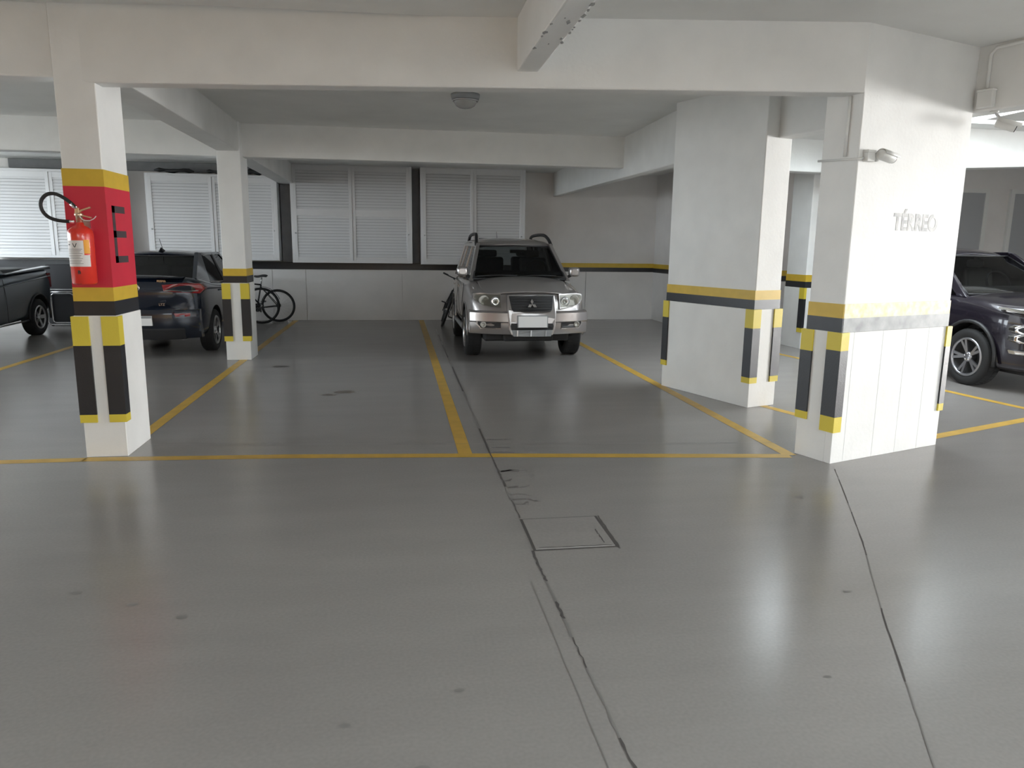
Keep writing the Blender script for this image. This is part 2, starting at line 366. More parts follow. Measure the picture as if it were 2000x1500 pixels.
MB().box((.004, -.0055, 1.11), (1.278, .0, 1.215)).build('yellow_band_sheen', SHEEN_YEL, c4)  # daylight glare on the yellow band, painted as paler colour
MB().box((.004, -.0065, 1.006), (1.278, .0, 1.11)).build('black_band_sheen', SHEEN_BLK, c4)  # daylight gloss on the black band, painted as scuffed grey
text_mesh('stencil_lettering', 'TÉRREO', .17, STENC, c4, frame((.725, -.001, 1.815), (1, 0, 0), (0, 0, 1), (0, -1, 0)), bold=.006, sx=.86)
c5 = pillar('pillar', 'distant white pillar seen between the broad and the wide pillars', (6.585, 11.27), math.radians(4), .4, .55, 3.3,
    [('yellow_band', YEL, 1.10, 1.21, .003), ('black_band', BLK, 1.0, 1.10, .004)], 1.0, [(0, 0, .03, .12, (.27, .34, .82, 1.0))])

# ------------------------------------------------------------------ floor markings
def strip(pts, w, m, name='parking_line', z=.0015, parent=floor, jit=0., sub=1):
    L = []; R = []; P = []
    for a, b in zip(pts[:-1], pts[1:]):
        for k in range(sub): P.append(Vector(a).lerp(Vector(b), k/sub))
    P.append(Vector(pts[-1]))
    for i, p in enumerate(P):
        d = (P[min(i+1, len(P)-1)]-P[max(i-1, 0)]).normalized(); n = Vector((-d.y, d.x))
        o = random.uniform(-jit, jit)*1.2; ww = w/2*(1+random.uniform(-1, 1)*min(.8, jit*140)) if jit else w/2
        L.append((p.x+n.x*(ww+o), p.y+n.y*(ww+o), z)); R.append((p.x-n.x*(ww-o), p.y-n.y*(ww-o), z))
    return MB().grid([L, R], smooth=False).build(name, m, parent)
strip([(-9.5, 5.75), (-2.33, 5.735)], .10, LINE, z=.0012)
strip([(-2.34, 5.74), (-.86, 5.66), (.55, 5.53), (3.05, 5.235)], .105, LINE, z=.0012)
strip([(.505, 5.50), (.505, 16.3)], .108, LINE, z=.0016)
strip([(3.06, 5.25), (3.06, 16.3)], .108, LINE, z=.0016)
strip([(-2.14, 6.33), (-2.16, 16.3)], .105, LINE, z=.0016)
strip([(-5.0, 5.75), (-5.0, 16.3)], .105, LINE, z=.0016)
strip([(4.53, 5.62), (6.05, 6.18), (8.5, 7.05)], .105, LINE, z=.0012)
strip([(6.40, 7.2), (6.52, 6.40)], .10, LINE, z=.0016); strip([(6.1, 9.6), (6.40, 7.2)], .10, LINE, z=.0016)
strip([(3.72, 7.15), (4.2, 5.6)], .10, LINE, z=.0016)
strip([(5.83, 11.2), (6.05, 9.7)], .10, LINE, z=.0016)
CRK = mat('joint_dirt', (.075, .068, .064), .85)
CRK2 = mat('joint_dirt_faint', (.19, .18, .17), .6)
def broken(pts, w, m, gaps, jit, sub):      # joint with stretches where the sealant still covers it
    P = []
    for a, b in zip(pts[:-1], pts[1:]):
        for k in range(sub): P.append(tuple(Vector(a).lerp(Vector(b), k/sub)))
    P.append(pts[-1]); i = 0
    while i < len(P)-1:
        n = random.randint(3, 9); j = min(len(P)-1, i+n)
        strip(P[i:j+1], w*random.choice((1.0, 1.0, .6, 1.3)), m if random.random() > gaps else CRK2, 'floor_joint', .0022, jit=jit)
        i = j
broken([(.74, 16.2), (.72, 12), (.70, 5.51), (.705, 4.15)], .013, CRK, .15, .0025, 30)
broken([(.69, 3.66), (.70, 2.6), (.72, 1.2)], .009, CRK, .45, .003, 40)
broken([(3.20, 4.86), (3.0, 4.45), (2.55, 3.55), (2.1, 2.72), (1.2, .95)], .0055, CRK, .3, .001, 24)
strip([(-2.0, 6.13), (.9, 5.84), (3.15, 5.62)], .005, CRK2, 'floor_joint', .0022, jit=.001, sub=20)
strip([(.62, 3.3), (.63, 1.6)], .004, CRK2, 'floor_joint', .0022, jit=.0015, sub=14)
STAIN = mat('oil_stain', (.17, .15, .13), .45)
for x, y, r in ((-.62, 8.2, .13), (-.75, 8.05, .09), (-1.55, 10.05, .12)):
    vs = [(x+r*(1+random.uniform(-.3, .3))*math.cos(a*PI/8), y+r*.6*(1+random.uniform(-.3, .3))*math.sin(a*PI/8), .0013) for a in range(16)]
    MB().add(vs, [tuple(range(16))]).build('stain', STAIN if r != .12 else CRK, floor)
for x, y in ((-1.2, 3.3), (-1.5, 3.45), (-.95, 3.15), (-.2, 2.3), (.2, 2.45), (2.1, 3.0), (.05, 2.05), (1.6, 2.35), (2.6, 4.3)):
    r = random.uniform(.008, .02); MB().add([(x+r*1.6*math.cos(k*PI/4), y+r*math.sin(k*PI/4), .0012) for k in range(8)], [tuple(range(8))]).build('stain', CRK2, floor)
SMEAR = mat('faint_dirt', (.17, .158, .15), .3)
for k in range(16):
    y = random.uniform(4.35, 6.1); l = random.uniform(.05, .20)
    strip([(.72, y), (.72+l*.5, y+random.uniform(-.02, .02)), (.72+l, y+random.uniform(-.05, .05))], random.uniform(.006, .03), SMEAR, 'stain', .0011, jit=.002, sub=4)
# inspection cover
mh = thing('inspection_cover', 'square floor inspection cover in the aisle', 'manhole cover', (.935, 3.89, 0))
MB().box((-.235, -.235, 0), (.235, .235, .003)).build('frame_gap', CRK, mh)
MB().box((-.222, -.222, .0), (.218, .222, .006)).build('cover_slab', FLOOR, mh, bevel=.002)
for a, b, w in (((.17, -.18), (.17, .02), .008), ((-.2, -.205), (.2, -.215), .006), ((.235, -.26), (.245, .24), .012)): strip([a, b], w, CRK, 'crack', .0066 if w < .01 else .002, mh, jit=.003, sub=12)
# ------------------------------------------------------------------ cars
def bake(o, cutters=()):
    for c in cutters:
        q = o.modifiers.new('cut', 'BOOLEAN'); q.operation = 'DIFFERENCE'; q.object = c; q.solver = 'EXACT'; q.material_mode = 'TRANSFER'
    bpy.context.view_layer.update()
    me = bpy.data.meshes.new_from_object(o.evaluated_get(bpy.context.evaluated_depsgraph_get()))
    o.modifiers.clear(); me.name = o.name; o.data = me
    for c in cutters: bpy.data.objects.remove(c)
    for p in me.polygons: p.use_smooth = True
    me.set_sharp_from_angle(angle=math.radians(38))
    return o
class Car:
    def __init__(s, name, label, loc, rz, L, Wd, paint):
        s.t = thing(name, label, 'car', loc, rz); s.L = L; s.W = Wd; s.paint = paint; s.bf = .26; s.br = .15; s.pw = 2.5
        s.fz = [(0, 0), (.66, 0), (.95, .13), (2, .5)]; s.rz = [(0, 0), (2, .1)]
    def lerp(s, T, z):
        for (a, b), (c, d) in zip(T[:-1], T[1:]):
            if z <= c: return b+(d-b)*max(0, (z-a)/(c-a))
        return T[-1][1]
    def front(s, x, z): return s.lerp(s.fz, z)+s.bf*min(1.3, (abs(x)/s.W))**s.pw
    def rear(s, x, z): return s.L-s.lerp(s.rz, z)-s.br*min(1.3, (abs(x)/s.W))**s.pw
    def body(s, stations, axles, R, archR, track, arch_z=None):
        rows = []
        for (y, w, zb, zs, zt) in stations:
            h = zs-zb
            half = [(0, zb), (w*.55, zb), (w*.90, zb), (w*.975, zb+.07), (w*.995, zb+.35*h), (w, zb+.62*h), (w*.985, zb+.86*h), (w*.95, zs), (w*.80, zs+(zt-zs)*.55), (w*.45, zs+(zt-zs)*.9), (0, zt)]
            ring = half + [(-x, z) for x, z in half[-2:0:-1]]
            R_ = []
            for x, z in ring:
                k = (abs(x)/s.W)**s.pw
                R_.append((x, y+s.bf*k*max(0, 1-y/.9)-s.br*k*max(0, 1-(s.L-y)/.8), z))
            rows.append(R_)
        m = MB(); n = len(rows[0])
        vs = [p for r in rows for p in r]; fs = []
        for i in range(len(rows)-1):
            for j in range(n): fs.append((i*n+j, i*n+(j+1) % n, (i+1)*n+(j+1) % n, (i+1)*n+j))
        fs += [tuple(range(n-1, -1, -1)), tuple(range((len(rows)-1)*n, len(rows)*n))]
        m.add(vs, fs, 0, True)
        o = m.build('body', [s.paint, BPLA], s.t, sub=2)
        cs = []
        for ya in axles:
            for sd in (-1, 1):
                c = MB(); M = Matrix.Translation((sd*(track+.12), ya, R+.015)) @ Matrix.Rotation(PI/2, 4, 'Y')
                c.lathe([(archR, -.34), (archR, .34)], 40, M); cc = c.build('cutter', BPLA); cc.parent = s.t; cs.append(cc)
        s.bo = bake(o, cs)
        return s.bo
    def wheels(s, axles, R, wid, track, rim, spokes=5, rimR=None, twin=True, rimmat=STEEL):
        rimR = rimR or R*.64
        for ya in axles:
            for sd in (-1, 1):
                M = Matrix.Translation((sd*(track-wid/2), ya, R)) @ Matrix.Rotation(sd*PI/2, 4, 'Y')   # local z points outwards
                hw = wid/2
                tm = MB(); tm.lathe([(rimR, hw*.86), (rimR+.02, hw*.98), (R-.05, hw), (R-.018, hw*.93), (R, hw*.74), (R, -hw*.74), (R-.018, -hw*.93), (R-.05, -hw), (rimR, -hw*.9)], 44, M, cap=False)
                # tread blocks
                o = tm.build('wheel', RUB, s.t)
                g = MB()
                for k in range(40):
                    a = 2*PI*k/40
                    for q in (-1, 1): g.obox(M @ Vector((R*math.cos(a)*.998, R*math.sin(a)*.998, q*hw*.42)), .008, R*.11, hw*.5, (M.to_3x3() @ Matrix.Rotation(a, 3, 'Z')))
                tag(g.build('tread', RUB, o), kind='stuff')
                rm = MB(); rm.lathe([(rimR, hw*.9), (rimR-.012, hw*.92), (rimR-.03, hw*.7), (rimR-.04, hw*.1), (.05, -.01), (.001, -.01)], 40, M, mi=1, cap=False)
                rm.lathe([(rimR+.004, hw*.88), (rimR-.004, hw*1.0), (rimR-.022, hw*.96), (rimR-.026, hw*.8)], 40, M, cap=False)
                rm.lathe([(.062, 0), (.062, hw*.7), (.05, hw*.78), (.0, hw*.8)], 20, M)
                for k in range(spokes):
                    for dk in ((-.16, .16) if twin else (0,)):
                        a = 2*PI*k/spokes+.3; ww = .032 if twin else .06
                        p0 = Vector((.05*math.cos(a), .05*math.sin(a), hw*.62)); p1 = Vector(((rimR-.015)*math.cos(a+dk), (rimR-.015)*math.sin(a+dk), hw*.84))
                        d = (p1-p0); c = (p0+p1)/2; z = d.normalized(); x = z.cross(Vector((0, 0, 1))).normalized(); yv = z.cross(x)
                        Rm = Matrix((x, yv, z)).transposed()
                        rm.obox(M @ c, ww, .022, d.length, M.to_3x3() @ Rm)
                rm.build('rim', [rimmat, DARK], o)
                w = MB()
                for k in range(5):
                    a = 2*PI*k/5; w.lathe([(.009, hw*.62), (.009, hw*.82)], 6, M @ Matrix.Translation((.04*math.cos(a), .04*math.sin(a), 0)))
                tag(w.build('wheel_nuts', CHROME, o), kind='stuff')
    def slab(s, name, poly, out, depth, m, parent=None, rear=False, bevel=0., cx=0., sub=4):
        P = []
        n = len(poly)
        for i in range(n):
            a, b = poly[i], poly[(i+1) % n]
            for k in range(sub): P.append((a[0]+(b[0]-a[0])*k/sub+cx, a[1]+(b[1]-a[1])*k/sub))
        F = s.rear if rear else s.front; sg = 1 if rear else -1
        A = [(x, F(x, z)+sg*out, z) for x, z in P]; B = [(x, F(x, z)-sg*depth, z) for x, z in P]; n = len(P)
        mb = MB().add(A+B, [tuple(range(n)), tuple(range(2*n-1, n-1, -1))]+[(i, n+i, n+(i+1) % n, (i+1) % n) for i in range(n)])
        return mb.build(name, m, parent or s.t, bevel=bevel)
    def band(s, name, x0, x1, prof, m, parent=None, rear=False, n=24, depth=.12):
        F = s.rear if rear else s.front; sg = 1 if rear else -1; rows = []
        for k in range(n+1):
            x = x0+(x1-x0)*k/n
            r = [(x, F(x, z)+sg*o, z) for z, o in prof]; r += [(x, F(x, prof[-1][0])-sg*depth, prof[-1][0]), (x, F(x, prof[0][0])-sg*depth, prof[0][0])]
            rows.append(r+[r[0]])
        mb = MB().grid(rows); q = len(rows[0])
        mb.add(rows[0][:-1], [tuple(range(q-1))]); mb.add(rows[-1][:-1], [tuple(range(q-2, -1, -1))])
        o = mb.build(name, m, parent or s.t); o.data.set_sharp_from_angle(angle=math.radians(40)); return o
    def disc(s, name, x, z, r, out, m, parent=None, rear=False, prof=None, cap=True):
        F = s.rear if rear else s.front; sg = 1 if rear else -1
        M = Matrix.Translation((x, F(x, z)+sg*out, z)) @ Matrix.Rotation(-sg*PI/2, 4, 'X')
        prof = prof or [(r, -.05), (r, .0), (r*.86, .006), (r*.5, -.004), (0, -.008)]
        return MB().lathe(prof, 24, M, cap=cap).build(name, m, parent or s.t)
    # ---- cabin
    def cabin(s, zb, zt, wb, wt, A, roof, D, pillars, windows, gl, glr, seats=True, seat_mat=SEAT, bow=.07, crown=.05, belt=None):
        """A=(ybase,ytop) windscreen, D=(ybase,ytop) rear screen, roof=[(y,z)..]; pillars/windows: polygons in (y,z)"""
        def S(z): k = (z-zb)/(zt-zb); return wb+(wt-wb)*k
        def sidepoly(poly, out, th, sd):
            n = len(poly); a = [(sd*(S(z)+out), y, z) for y, z in poly]; b = [(sd*(S(z)+out-th), y, z) for y, z in poly]
            return a+b, [tuple(range(n)), tuple(range(2*n-1, n-1, -1))]+[(i, n+i, n+(i+1) % n, (i+1) % n) for i in range(n)]
        for sd in (-1, 1):
            for nm, poly in pillars:
                MB().add(*sidepoly(poly, 0, .055, sd)).build(nm, s.paint if nm != 'pillar_trim' else BPLA, s.t, bevel=.006)
            for poly in windows:
                MB().add(*sidepoly(poly, -.014, .006, sd)).build('side_window', glr, s.t)
        rows = []
        for i, (y, z) in enumerate(roof):
            ww = wt*(1.0 if 0 < i < len(roof)-1 else .97)
            rows.append([(ww*q, y+(.05*q*q if i == 0 else 0), z-crown*abs(q)**2.2) for q in (-1.03, -.85, -.6, -.3, 0, .3, .6, .85, 1.03)])
        MB().grid(rows).build('roof', s.paint, s.t, solid=.045, sub=2)
        def screen(yb, yt, zlo, zhi, xl, xh, fw, g, nm):
            R_ = []
            for i in range(7):
                k = i/6; R_.append([((xl+(xh-xl)*k)*q, yb+(yt-yb)*k-fw*(1-q*q)*(1-.3*k), zlo+(zhi-zlo)*k) for q in [-1+2*j/10 for j in range(11)]])
            o = MB().grid(R_).build(nm, g, s.t)
            b = MB()
            for r0, r1 in ((R_[0], None), (R_[-1], None), ([r[0] for r in R_], None), ([r[-1] for r in R_], None)): b.tube(r0, .014, 6)
            b.build('seal', BPLA, o); return R_
        zA = roof[0][1]-.02
        screen(A[0], A[1], zb-.0, zA, wb-.05, wt-.03, bow, gl, 'windscreen')
        screen(D[0], D[1], D[2] if len(D) > 2 else zb, roof[-1][1]-.03, wb-.08, wt-.05, -.05, glr, 'rear_window')
        zi = belt or zb+.0
        MB().box((-wb+.06, A[0]+.02, zi-.12), (wb-.06, D[0]-.05, zi+.015)).build('cabin_floor', DARK, s.t)
        dash = MB(); dash.grid([[(x, A[0]+.10+.3*k/4, zi+.03+.05*math.sin(PI*k/4)) for x in (-wb+.1, -.3, 0, .3, wb-.1)] for k in range(5)]); dash.build('dashboard', SEAT, s.t, solid=.03)
        if seats:
            for sx in (-1, 1):
                for ys in ((A[1]+.25), (A[1]+1.15)):
                    m = MB(); hs = roof[1][1]-.12-zi; m.obox((sx*.35, ys, zi+hs*.28), .44, .13, hs*.85, Matrix.Rotation(-.2, 3, 'X')); o = m.build('seat', seat_mat, s.t, bevel=.05, seg=4)
                    MB().obox((sx*.35, ys+.07, zi+hs*.84), .24, .09, hs*.26, Matrix.Rotation(-.15, 3, 'X')).build('headrest', seat_mat, o, bevel=.035, seg=3)
            M = Matrix.Translation((.35, A[1]-.12, zi+.10)) @ Matrix.Rotation(math.radians(65), 4, 'X')
            MB().tube([M @ Vector((.18*math.cos(a*PI/12), .18*math.sin(a*PI/12), 0)) for a in range(24)], .014, 6, closed=True).build('steering_wheel', BPLA, s.t)
        return S
    def mirror(s, x, y, z, m, w=.17, h=.14):
        for sd in (-1, 1):
            c = MB(); rows = []
            for k, sc in ((-.055, .55), (-.045, .85), (0, 1), (.05, .97)):
                rows.append([(sd*x+sd*w/2*sc*math.copysign(abs(math.cos(a))**.55, math.cos(a)), y+k+.03*math.cos(a)*0, z+h/2*sc*math.copysign(abs(math.sin(a))**.55, math.sin(a))) for a in [2*PI*j/20 for j in range(21)]])
            c.grid(rows); c.add(rows[0][:-1], [tuple(range(20))], 0, True); c.add(rows[-1][:-1], [tuple(range(19, -1, -1))], 1, False)
            o = c.build('door_mirror', [m, CHROME], s.t); MB().tube([(sd*(x-.05), y, z-h*.35), (sd*(x-.16), y+.02, z-h*.75)], .022, 8).build('mirror_arm', BPLA, o)

# ---- silver off-roader facing the aisle
v = Car('silver_off_roader', 'silver compact off-roader with roof rails parked facing the aisle', (1.835, 10.08, 0), 0, 3.9, .855, SILV)
AX = (.90, 3.36)
v.body([(0.0, .68, .46, .60, .63), (.03, .75, .41, .68, .71), (.10, .80, .39, .86, .905), (.20, .83, .38, .925, .985), (.45, .85, .37, .97, 1.045), (.95, .855, .37, 1.04, 1.15), (1.15, .855, .37, 1.07, 1.15),
    (2.4, .85, .37, 1.08, 1.12), (3.5, .825, .39, 1.08, 1.12), (3.80, .805, .43, 1.06, 1.10), (3.9, .74, .5, 1.0, 1.04)], AX, .345, .42, .855)
v.wheels(AX[:1], .345, .235, .86, None, 6, .22, twin=False); v.wheels(AX[1:], .345, .235, .835, None, 6, .22, twin=False)
SID = [(1.14, 1.13), (2.22, 1.13), (2.22, 1.60), (1.74, 1.60)]
v.cabin(1.13, 1.66, .76, .60, (1.03, 1.67), [(1.64, 1.635), (1.8, 1.685), (2.2, 1.735), (2.9, 1.74), (3.5, 1.71), (3.66, 1.67)], (3.82, 3.62, 1.16),
    [('a_pillar', [(1.00, 1.10), (1.15, 1.10), (1.78, 1.66), (1.62, 1.66)]), ('b_pillar', [(2.20, 1.10), (2.30, 1.10), (2.30, 1.66), (2.20, 1.66)]), ('c_pillar', [(3.02, 1.10), (3.12, 1.10), (3.12, 1.66), (3.02, 1.66)]),
     ('d_pillar', [(3.55, 1.10), (3.84, 1.10), (3.68, 1.66), (3.48, 1.66)]), ('roof_side', [(1.66, 1.60), (3.64, 1.62), (3.64, 1.67), (1.70, 1.66)])],
    [SID, [(2.29, 1.13), (3.03, 1.13), (3.03, 1.61), (2.29, 1.61)], [(3.11, 1.13), (3.56, 1.13), (3.50, 1.61), (3.11, 1.61)]], GLS, GLS, belt=1.15)
v.mirror(.865, 1.14, 1.235, SILV, .17, .145)
for sd in (-1, 1):
    MB().tube(smooth_path([(sd*.60, 1.66, 1.63), (sd*.585, 1.80, 1.72), (sd*.565, 2.0, 1.785), (sd*.55, 2.3, 1.805), (sd*.55, 2.9, 1.80), (sd*.55, 3.2, 1.775), (sd*.555, 3.35, 1.70)]), .026, 10).build('roof_rail', BPLA, v.t)
MB().tube([(-.35, 3.6, 1.745), (0, 3.63, 1.75), (.35, 3.6, 1.745)], .012, 6).build('rear_spoiler_edge', BPLA, v.t)
MB().tube([(-.05, 3.3, 1.72), (-.05, 3.42, 1.87)], .004, 6).build('antenna', BPLA, v.t)
MB().obox((.04, 1.60, 1.535), .23, .03, .055).build('interior_mirror', BPLA, v.t, bevel=.01)
# bonnet shut line and bonnet lip
hp = [(-.66, .24, .975), (-.69, .36, .995), (-.70, .6, 1.03), (-.70, .98, 1.09)]
bon = []
for k in range(9):
    y = .17+.80*k/8; zt = .965+(1.155-.965)*min(1, (y-.17)/.75)**.8; bon.append([(x, y+.20*(abs(x)/.855)**2.5*(1-k/8), zt+.012-.085*(abs(x)/.70)**3) for x in (-.66, -.6, -.45, -.25, 0, .25, .45, .6, .66)])
MB().grid(bon).build('bonnet', SILV, v.t, solid=.02, sub=1)
for sd in (-1, 1): MB().tube([(sd*.672, p[1]+.2*.45*(1-k/8), p[2]-.012) for k, p in [(k, bon[k][-1] if False else (0, .17+.8*k/8, bon[k][-1][2])) for k in range(9)]], .006, 6).build('bonnet_gap', DARK, v.t)
for x in (-.35, .25): MB().tube([(x-.3, 1.03, 1.165), (x, .975, 1.185), (x+.3, 1.0, 1.18)], .010, 6).build('wiper', BPLA, v.t)
# front end, heights and widths measured on the photograph
v.band('bumper', -.842, .842, [(.405, .012), (.43, .03), (.565, .035), (.585, .062), (.70, .062), (.725, .03)], SILV)
cf = v.slab('centre_fascia', [(-.335, .95), (.335, .95), (.34, .68), (.325, .47), (.29, .40), (-.29, .40), (-.325, .47), (-.34, .68)], .085, .1, SILV, bevel=.012)
gr = v.slab('grille', [(-.315, .935), (.315, .935), (.285, .76), (.26, .725), (-.26, .725), (-.285, .76)], .092, .05, BPLA, bevel=.006)
for z in (.76, .795, .83, .865, .90): MB().tube([(x, v.front(x, z)-.094, z) for x in (-.28, 0, .28)], .006, 6).build('grille_bar', DARK, gr)
v.slab('grille_trim', [(-.325, .948), (.325, .948), (.315, .935), (-.315, .935)], .096, .03, CHROME, gr)
def rhomb(cx, cz, ang, a=.037, b=.0215):
    d = Vector((math.cos(ang), math.sin(ang))); n = Vector((-d.y, d.x)); c = Vector((cx, cz))+d*a
    return [tuple(c-d*a), tuple(c-n*b), tuple(c+d*a), tuple(c+n*b)]
for k in range(3): v.slab('emblem_diamond', rhomb(0, .825, PI/2+k*2*PI/3), .110, .02, CHROME, gr, sub=1)
lo = v.slab('lower_intake', [(-.29, .565), (.29, .565), (.30, .53), (.29, .475), (-.29, .475), (-.30, .53)], .090, .05, BPLA)
sk = v.slab('skid_plate', [(-.285, .475), (.285, .475), (.265, .385), (-.265, .385)], .10, .05, GPLA, bevel=.006)
for x in (-.21, -.02, .19): v.slab('skid_rib', [(x-.007, .472), (x+.007, .472), (x+.003, .39), (x-.01, .39)], .108, .02, STEEL, sk, sub=1)
pl = v.slab('number_plate', [(-.20, .665), (.20, .665), (.20, .515), (-.20, .515)], .118, .015, PLATE, bevel=.002, sub=1)
v.slab('plate_holder', [(-.21, .675), (.215, .675), (.215, .508), (-.21, .508)], .110, .03, GPLA, sub=1)
for sd in (-1, 1):
    P = [(.425, .945), (.62, .955), (.755, .945), (.775, .90), (.74, .85), (.66, .805), (.56, .785), (.425, .775)]
    P = [(sd*x, z) for x, z in P]
    hl = v.slab('headlight', P, .028, .1, REFL)
    v.slab('lamp_surround', [(sd*.415, .955), (sd*.70, .965), (sd*.78, .95), (sd*.79, .89), (sd*.74, .83), (sd*.64, .785), (sd*.415, .76)], .020, .1, SILV, hl)
    v.disc('main_lens', sd*.645, .868, .072, .045, LENS, hl); v.disc('inner_lens', sd*.495, .855, .058, .050, CHROME, hl); v.disc('inner_bulb', sd*.495, .855, .030, .056, LENS, hl)
    v.disc('lens_ring', sd*.495, .855, .06, .046, GPLA, hl, prof=[(.066, -.02), (.066, .004), (.058, .006), (.056, -.01)], cap=False)
    v.slab('clear_cover', P, .062, -.060, GLC, hl)
    fg = v.slab('fog_recess', [(sd*.43, .58), (sd*.735, .585), (sd*.725, .52), (sd*.69, .495), (sd*.43, .495)], .043, .05, BPLA)
    v.disc('fog_lamp', sd*.665, .537, .042, .058, LENS, fg)
    v.slab('fog_ring', [(sd*.75, .585), (sd*.765, .545), (sd*.70, .478), (sd*.43, .482), (sd*.43, .492), (sd*.695, .49), (sd*.74, .545), (sd*.738, .585)], .052, .05, SILV, fg)
    # arch flares and sill
    for ya in AX:
        MB().tube([(sd*(.85 if ya < 2 else .822), ya+.428*math.cos(a), .36+.428*math.sin(a)) for a in [math.radians(-2+184*k/18) for k in range(19)]], .013, 8).build('arch_flare', SILV, v.t)
    MB().tube([(sd*.83, 1.36, .37), (sd*.83, 2.9, .37)], .035, 8).build('sill', GPLA, v.t)
    for y in (1.9, 2.75): MB().obox((sd*.862, y, .98), .03, .17, .03).build('door_handle', SILV, v.t, bevel=.01)
    for y in (1.27, 2.25): MB().tube([(sd*.858, y, .45), (sd*.862, y, .75), (sd*.835, y, 1.05)], .004, 5).build('door_gap', DARK, v.t)
MB().box((-.62, .35, .27), (.62, 3.5, .42)).build('chassis', DARK, v.t, bevel=.03)
MB().box((-.36, .22, .28), (.36, .45, .42)).build('sump_guard', DARK, v.t, bevel=.03)
for sd in (-1, 1):
    MB().tube([(sd*.42, .55, .40), (sd*.50, .8, .34), (sd*.70, .9, .345)], .03, 8).build('suspension_arm', DARK, v.t)
    MB().tube([(sd*.52, .42, .37), (sd*.54, .44, .45)], .012, 8).build('tow_hook', STEEL, v.t)

# ---- navy saloon, tail to the aisle
v = Car('navy_saloon', 'dark navy saloon parked tail out behind the slim pillars', (-3.58, 15.2, 0), PI, 4.3, .855, NAVY)
v.bf = .25; v.br = .22; v.pw = 3; v.rz = [(0, .06), (.30, .05), (.5, 0), (.75, .02), (.95, .06), (1.12, .10), (2, .3)]; v.fz = [(0, 0), (.6, 0), (.85, .15), (2, .6)]
AX = (.86, 3.43)
v.body([(0.0, .66, .34, .55, .58), (.06, .74, .26, .66, .70), (.25, .82, .24, .74, .80), (.6, .85, .23, .82, .90), (1.05, .855, .22, .92, 1.0), (1.3, .855, .22, .95, .99), (2.5, .86, .22, .98, 1.02), (3.3, .86, .23, 1.02, 1.06),
    (3.75, .85, .25, 1.06, 1.14), (4.05, .83, .27, 1.08, 1.165), (4.18, .80, .28, 1.06, 1.155), (4.25, .76, .32, .97, 1.03), (4.29, .70, .40, .78, .84)], AX, .31, .365, .855)
v.wheels(AX, .31, .20, .855, None, 5, .215, twin=True)
v.cabin(1.0, 1.46, .77, .57, (1.10, 1.85), [(1.80, 1.42), (2.1, 1.465), (2.5, 1.48), (2.85, 1.47), (3.12, 1.435)], (3.80, 3.10, 1.10),
    [('a_pillar', [(1.05, .98), (1.18, .98), (1.92, 1.46), (1.80, 1.46)]), ('pillar_trim', [(2.30, .98), (2.40, .98), (2.38, 1.46), (2.30, 1.46)]), ('c_pillar', [(3.32, .98), (3.95, 1.10), (3.14, 1.46), (2.98, 1.46)]), ('roof_side', [(1.82, 1.42), (3.05, 1.42), (3.10, 1.465), (1.84, 1.465)])],
    [[(1.17, 1.0), (2.31, 1.0), (2.31, 1.42), (1.86, 1.42)], [(2.39, 1.0), (3.34, 1.0), (3.02, 1.42), (2.39, 1.42)]], GLD, GLD, belt=1.0)
v.mirror(.93, 1.35, 1.05, NAVY)
for sd in (-1, 1):
    tl = v.slab('tail_light', [(sd*.33, 1.025), (sd*.62, 1.05), (sd*.80, 1.04), (sd*.86, .97), (sd*.80, .90), (sd*.60, .915), (sd*.36, .935)], .022, .12, REDL, rear=True, bevel=.008)
    v.slab('lamp_strip', [(sd*.37, .955), (sd*.78, .945), (sd*.78, .930), (sd*.37, .940)], .027, .03, LENS, tl, rear=True)
    v.slab('reflector', [(sd*.48, .63), (sd*.68, .63), (sd*.68, .585), (sd*.50, .585)], .03, .05, REDL, rear=True)
    v.slab('light_gap', [(sd*.30, .55), (sd*.74, .66), (sd*.74, .65), (sd*.30, .54)], .012, .03, DARK, rear=True)
    MB().tube([(sd*.858, 2.35, .30), (sd*.862, 2.35, .7), (sd*.83, 2.35, 1.0)], .004, 5).build('door_gap', DARK, v.t)
    for y in (2.1, 3.0): MB().obox((sd*.862, y, .90), .03, .16, .028).build('door_handle', NAVY, v.t, bevel=.01)
    MB().tube([(sd*.79, 1.15, 1.0), (sd*.80, 2.3, 1.0), (sd*.79, 3.4, 1.03)], .008, 6).build('window_trim', CHROME, v.t)
v.band('rear_bumper', -.79, .79, [(.27, .0), (.32, .02), (.58, .03), (.68, .012)], NAVY, rear=True)
v.band('bumper_valance', -.60, .60, [(.26, .015), (.30, .035), (.40, .036), (.42, .02)], BPLA, rear=True)
v.slab('boot_lip', [(-.60, 1.135), (.60, 1.135), (.60, 1.115), (-.60, 1.115)], .06, .1, NAVY, rear=True, bevel=.006)
v.slab('boot_gap', [(-.62, .675), (.62, .675), (.62, .667), (-.62, .667)], .016, .03, DARK, rear=True)
pt = v.slab('number_plate', [(-.20, .60), (.20, .60), (.20, .465), (-.20, .465)], .045, .04, PLATE, rear=True, sub=1)
v.slab('plate_header', [(-.195, .597), (.195, .597), (.195, .568), (-.195, .568)], .047, .01, GPLA, pt, rear=True, sub=1)
AXT = ((-1, 0, 0), (0, 0, 1), (0, 1, 0))
text_mesh('model_badge', 'PRISMA', .040, CHROME, v.t, frame((-.33, v.rear(.33, 1.08)+.012, 1.075), *AXT), bold=.001, ext=.02, sx=.9)
text_mesh('trim_badge', 'LTZ', .046, CHROME, v.t, frame((-.335, v.rear(.33, .75)+.006, .755), *AXT), bold=.001, ext=.02)
em = v.disc('emblem', 0, .98, .05, .02, CHROME, rear=True)
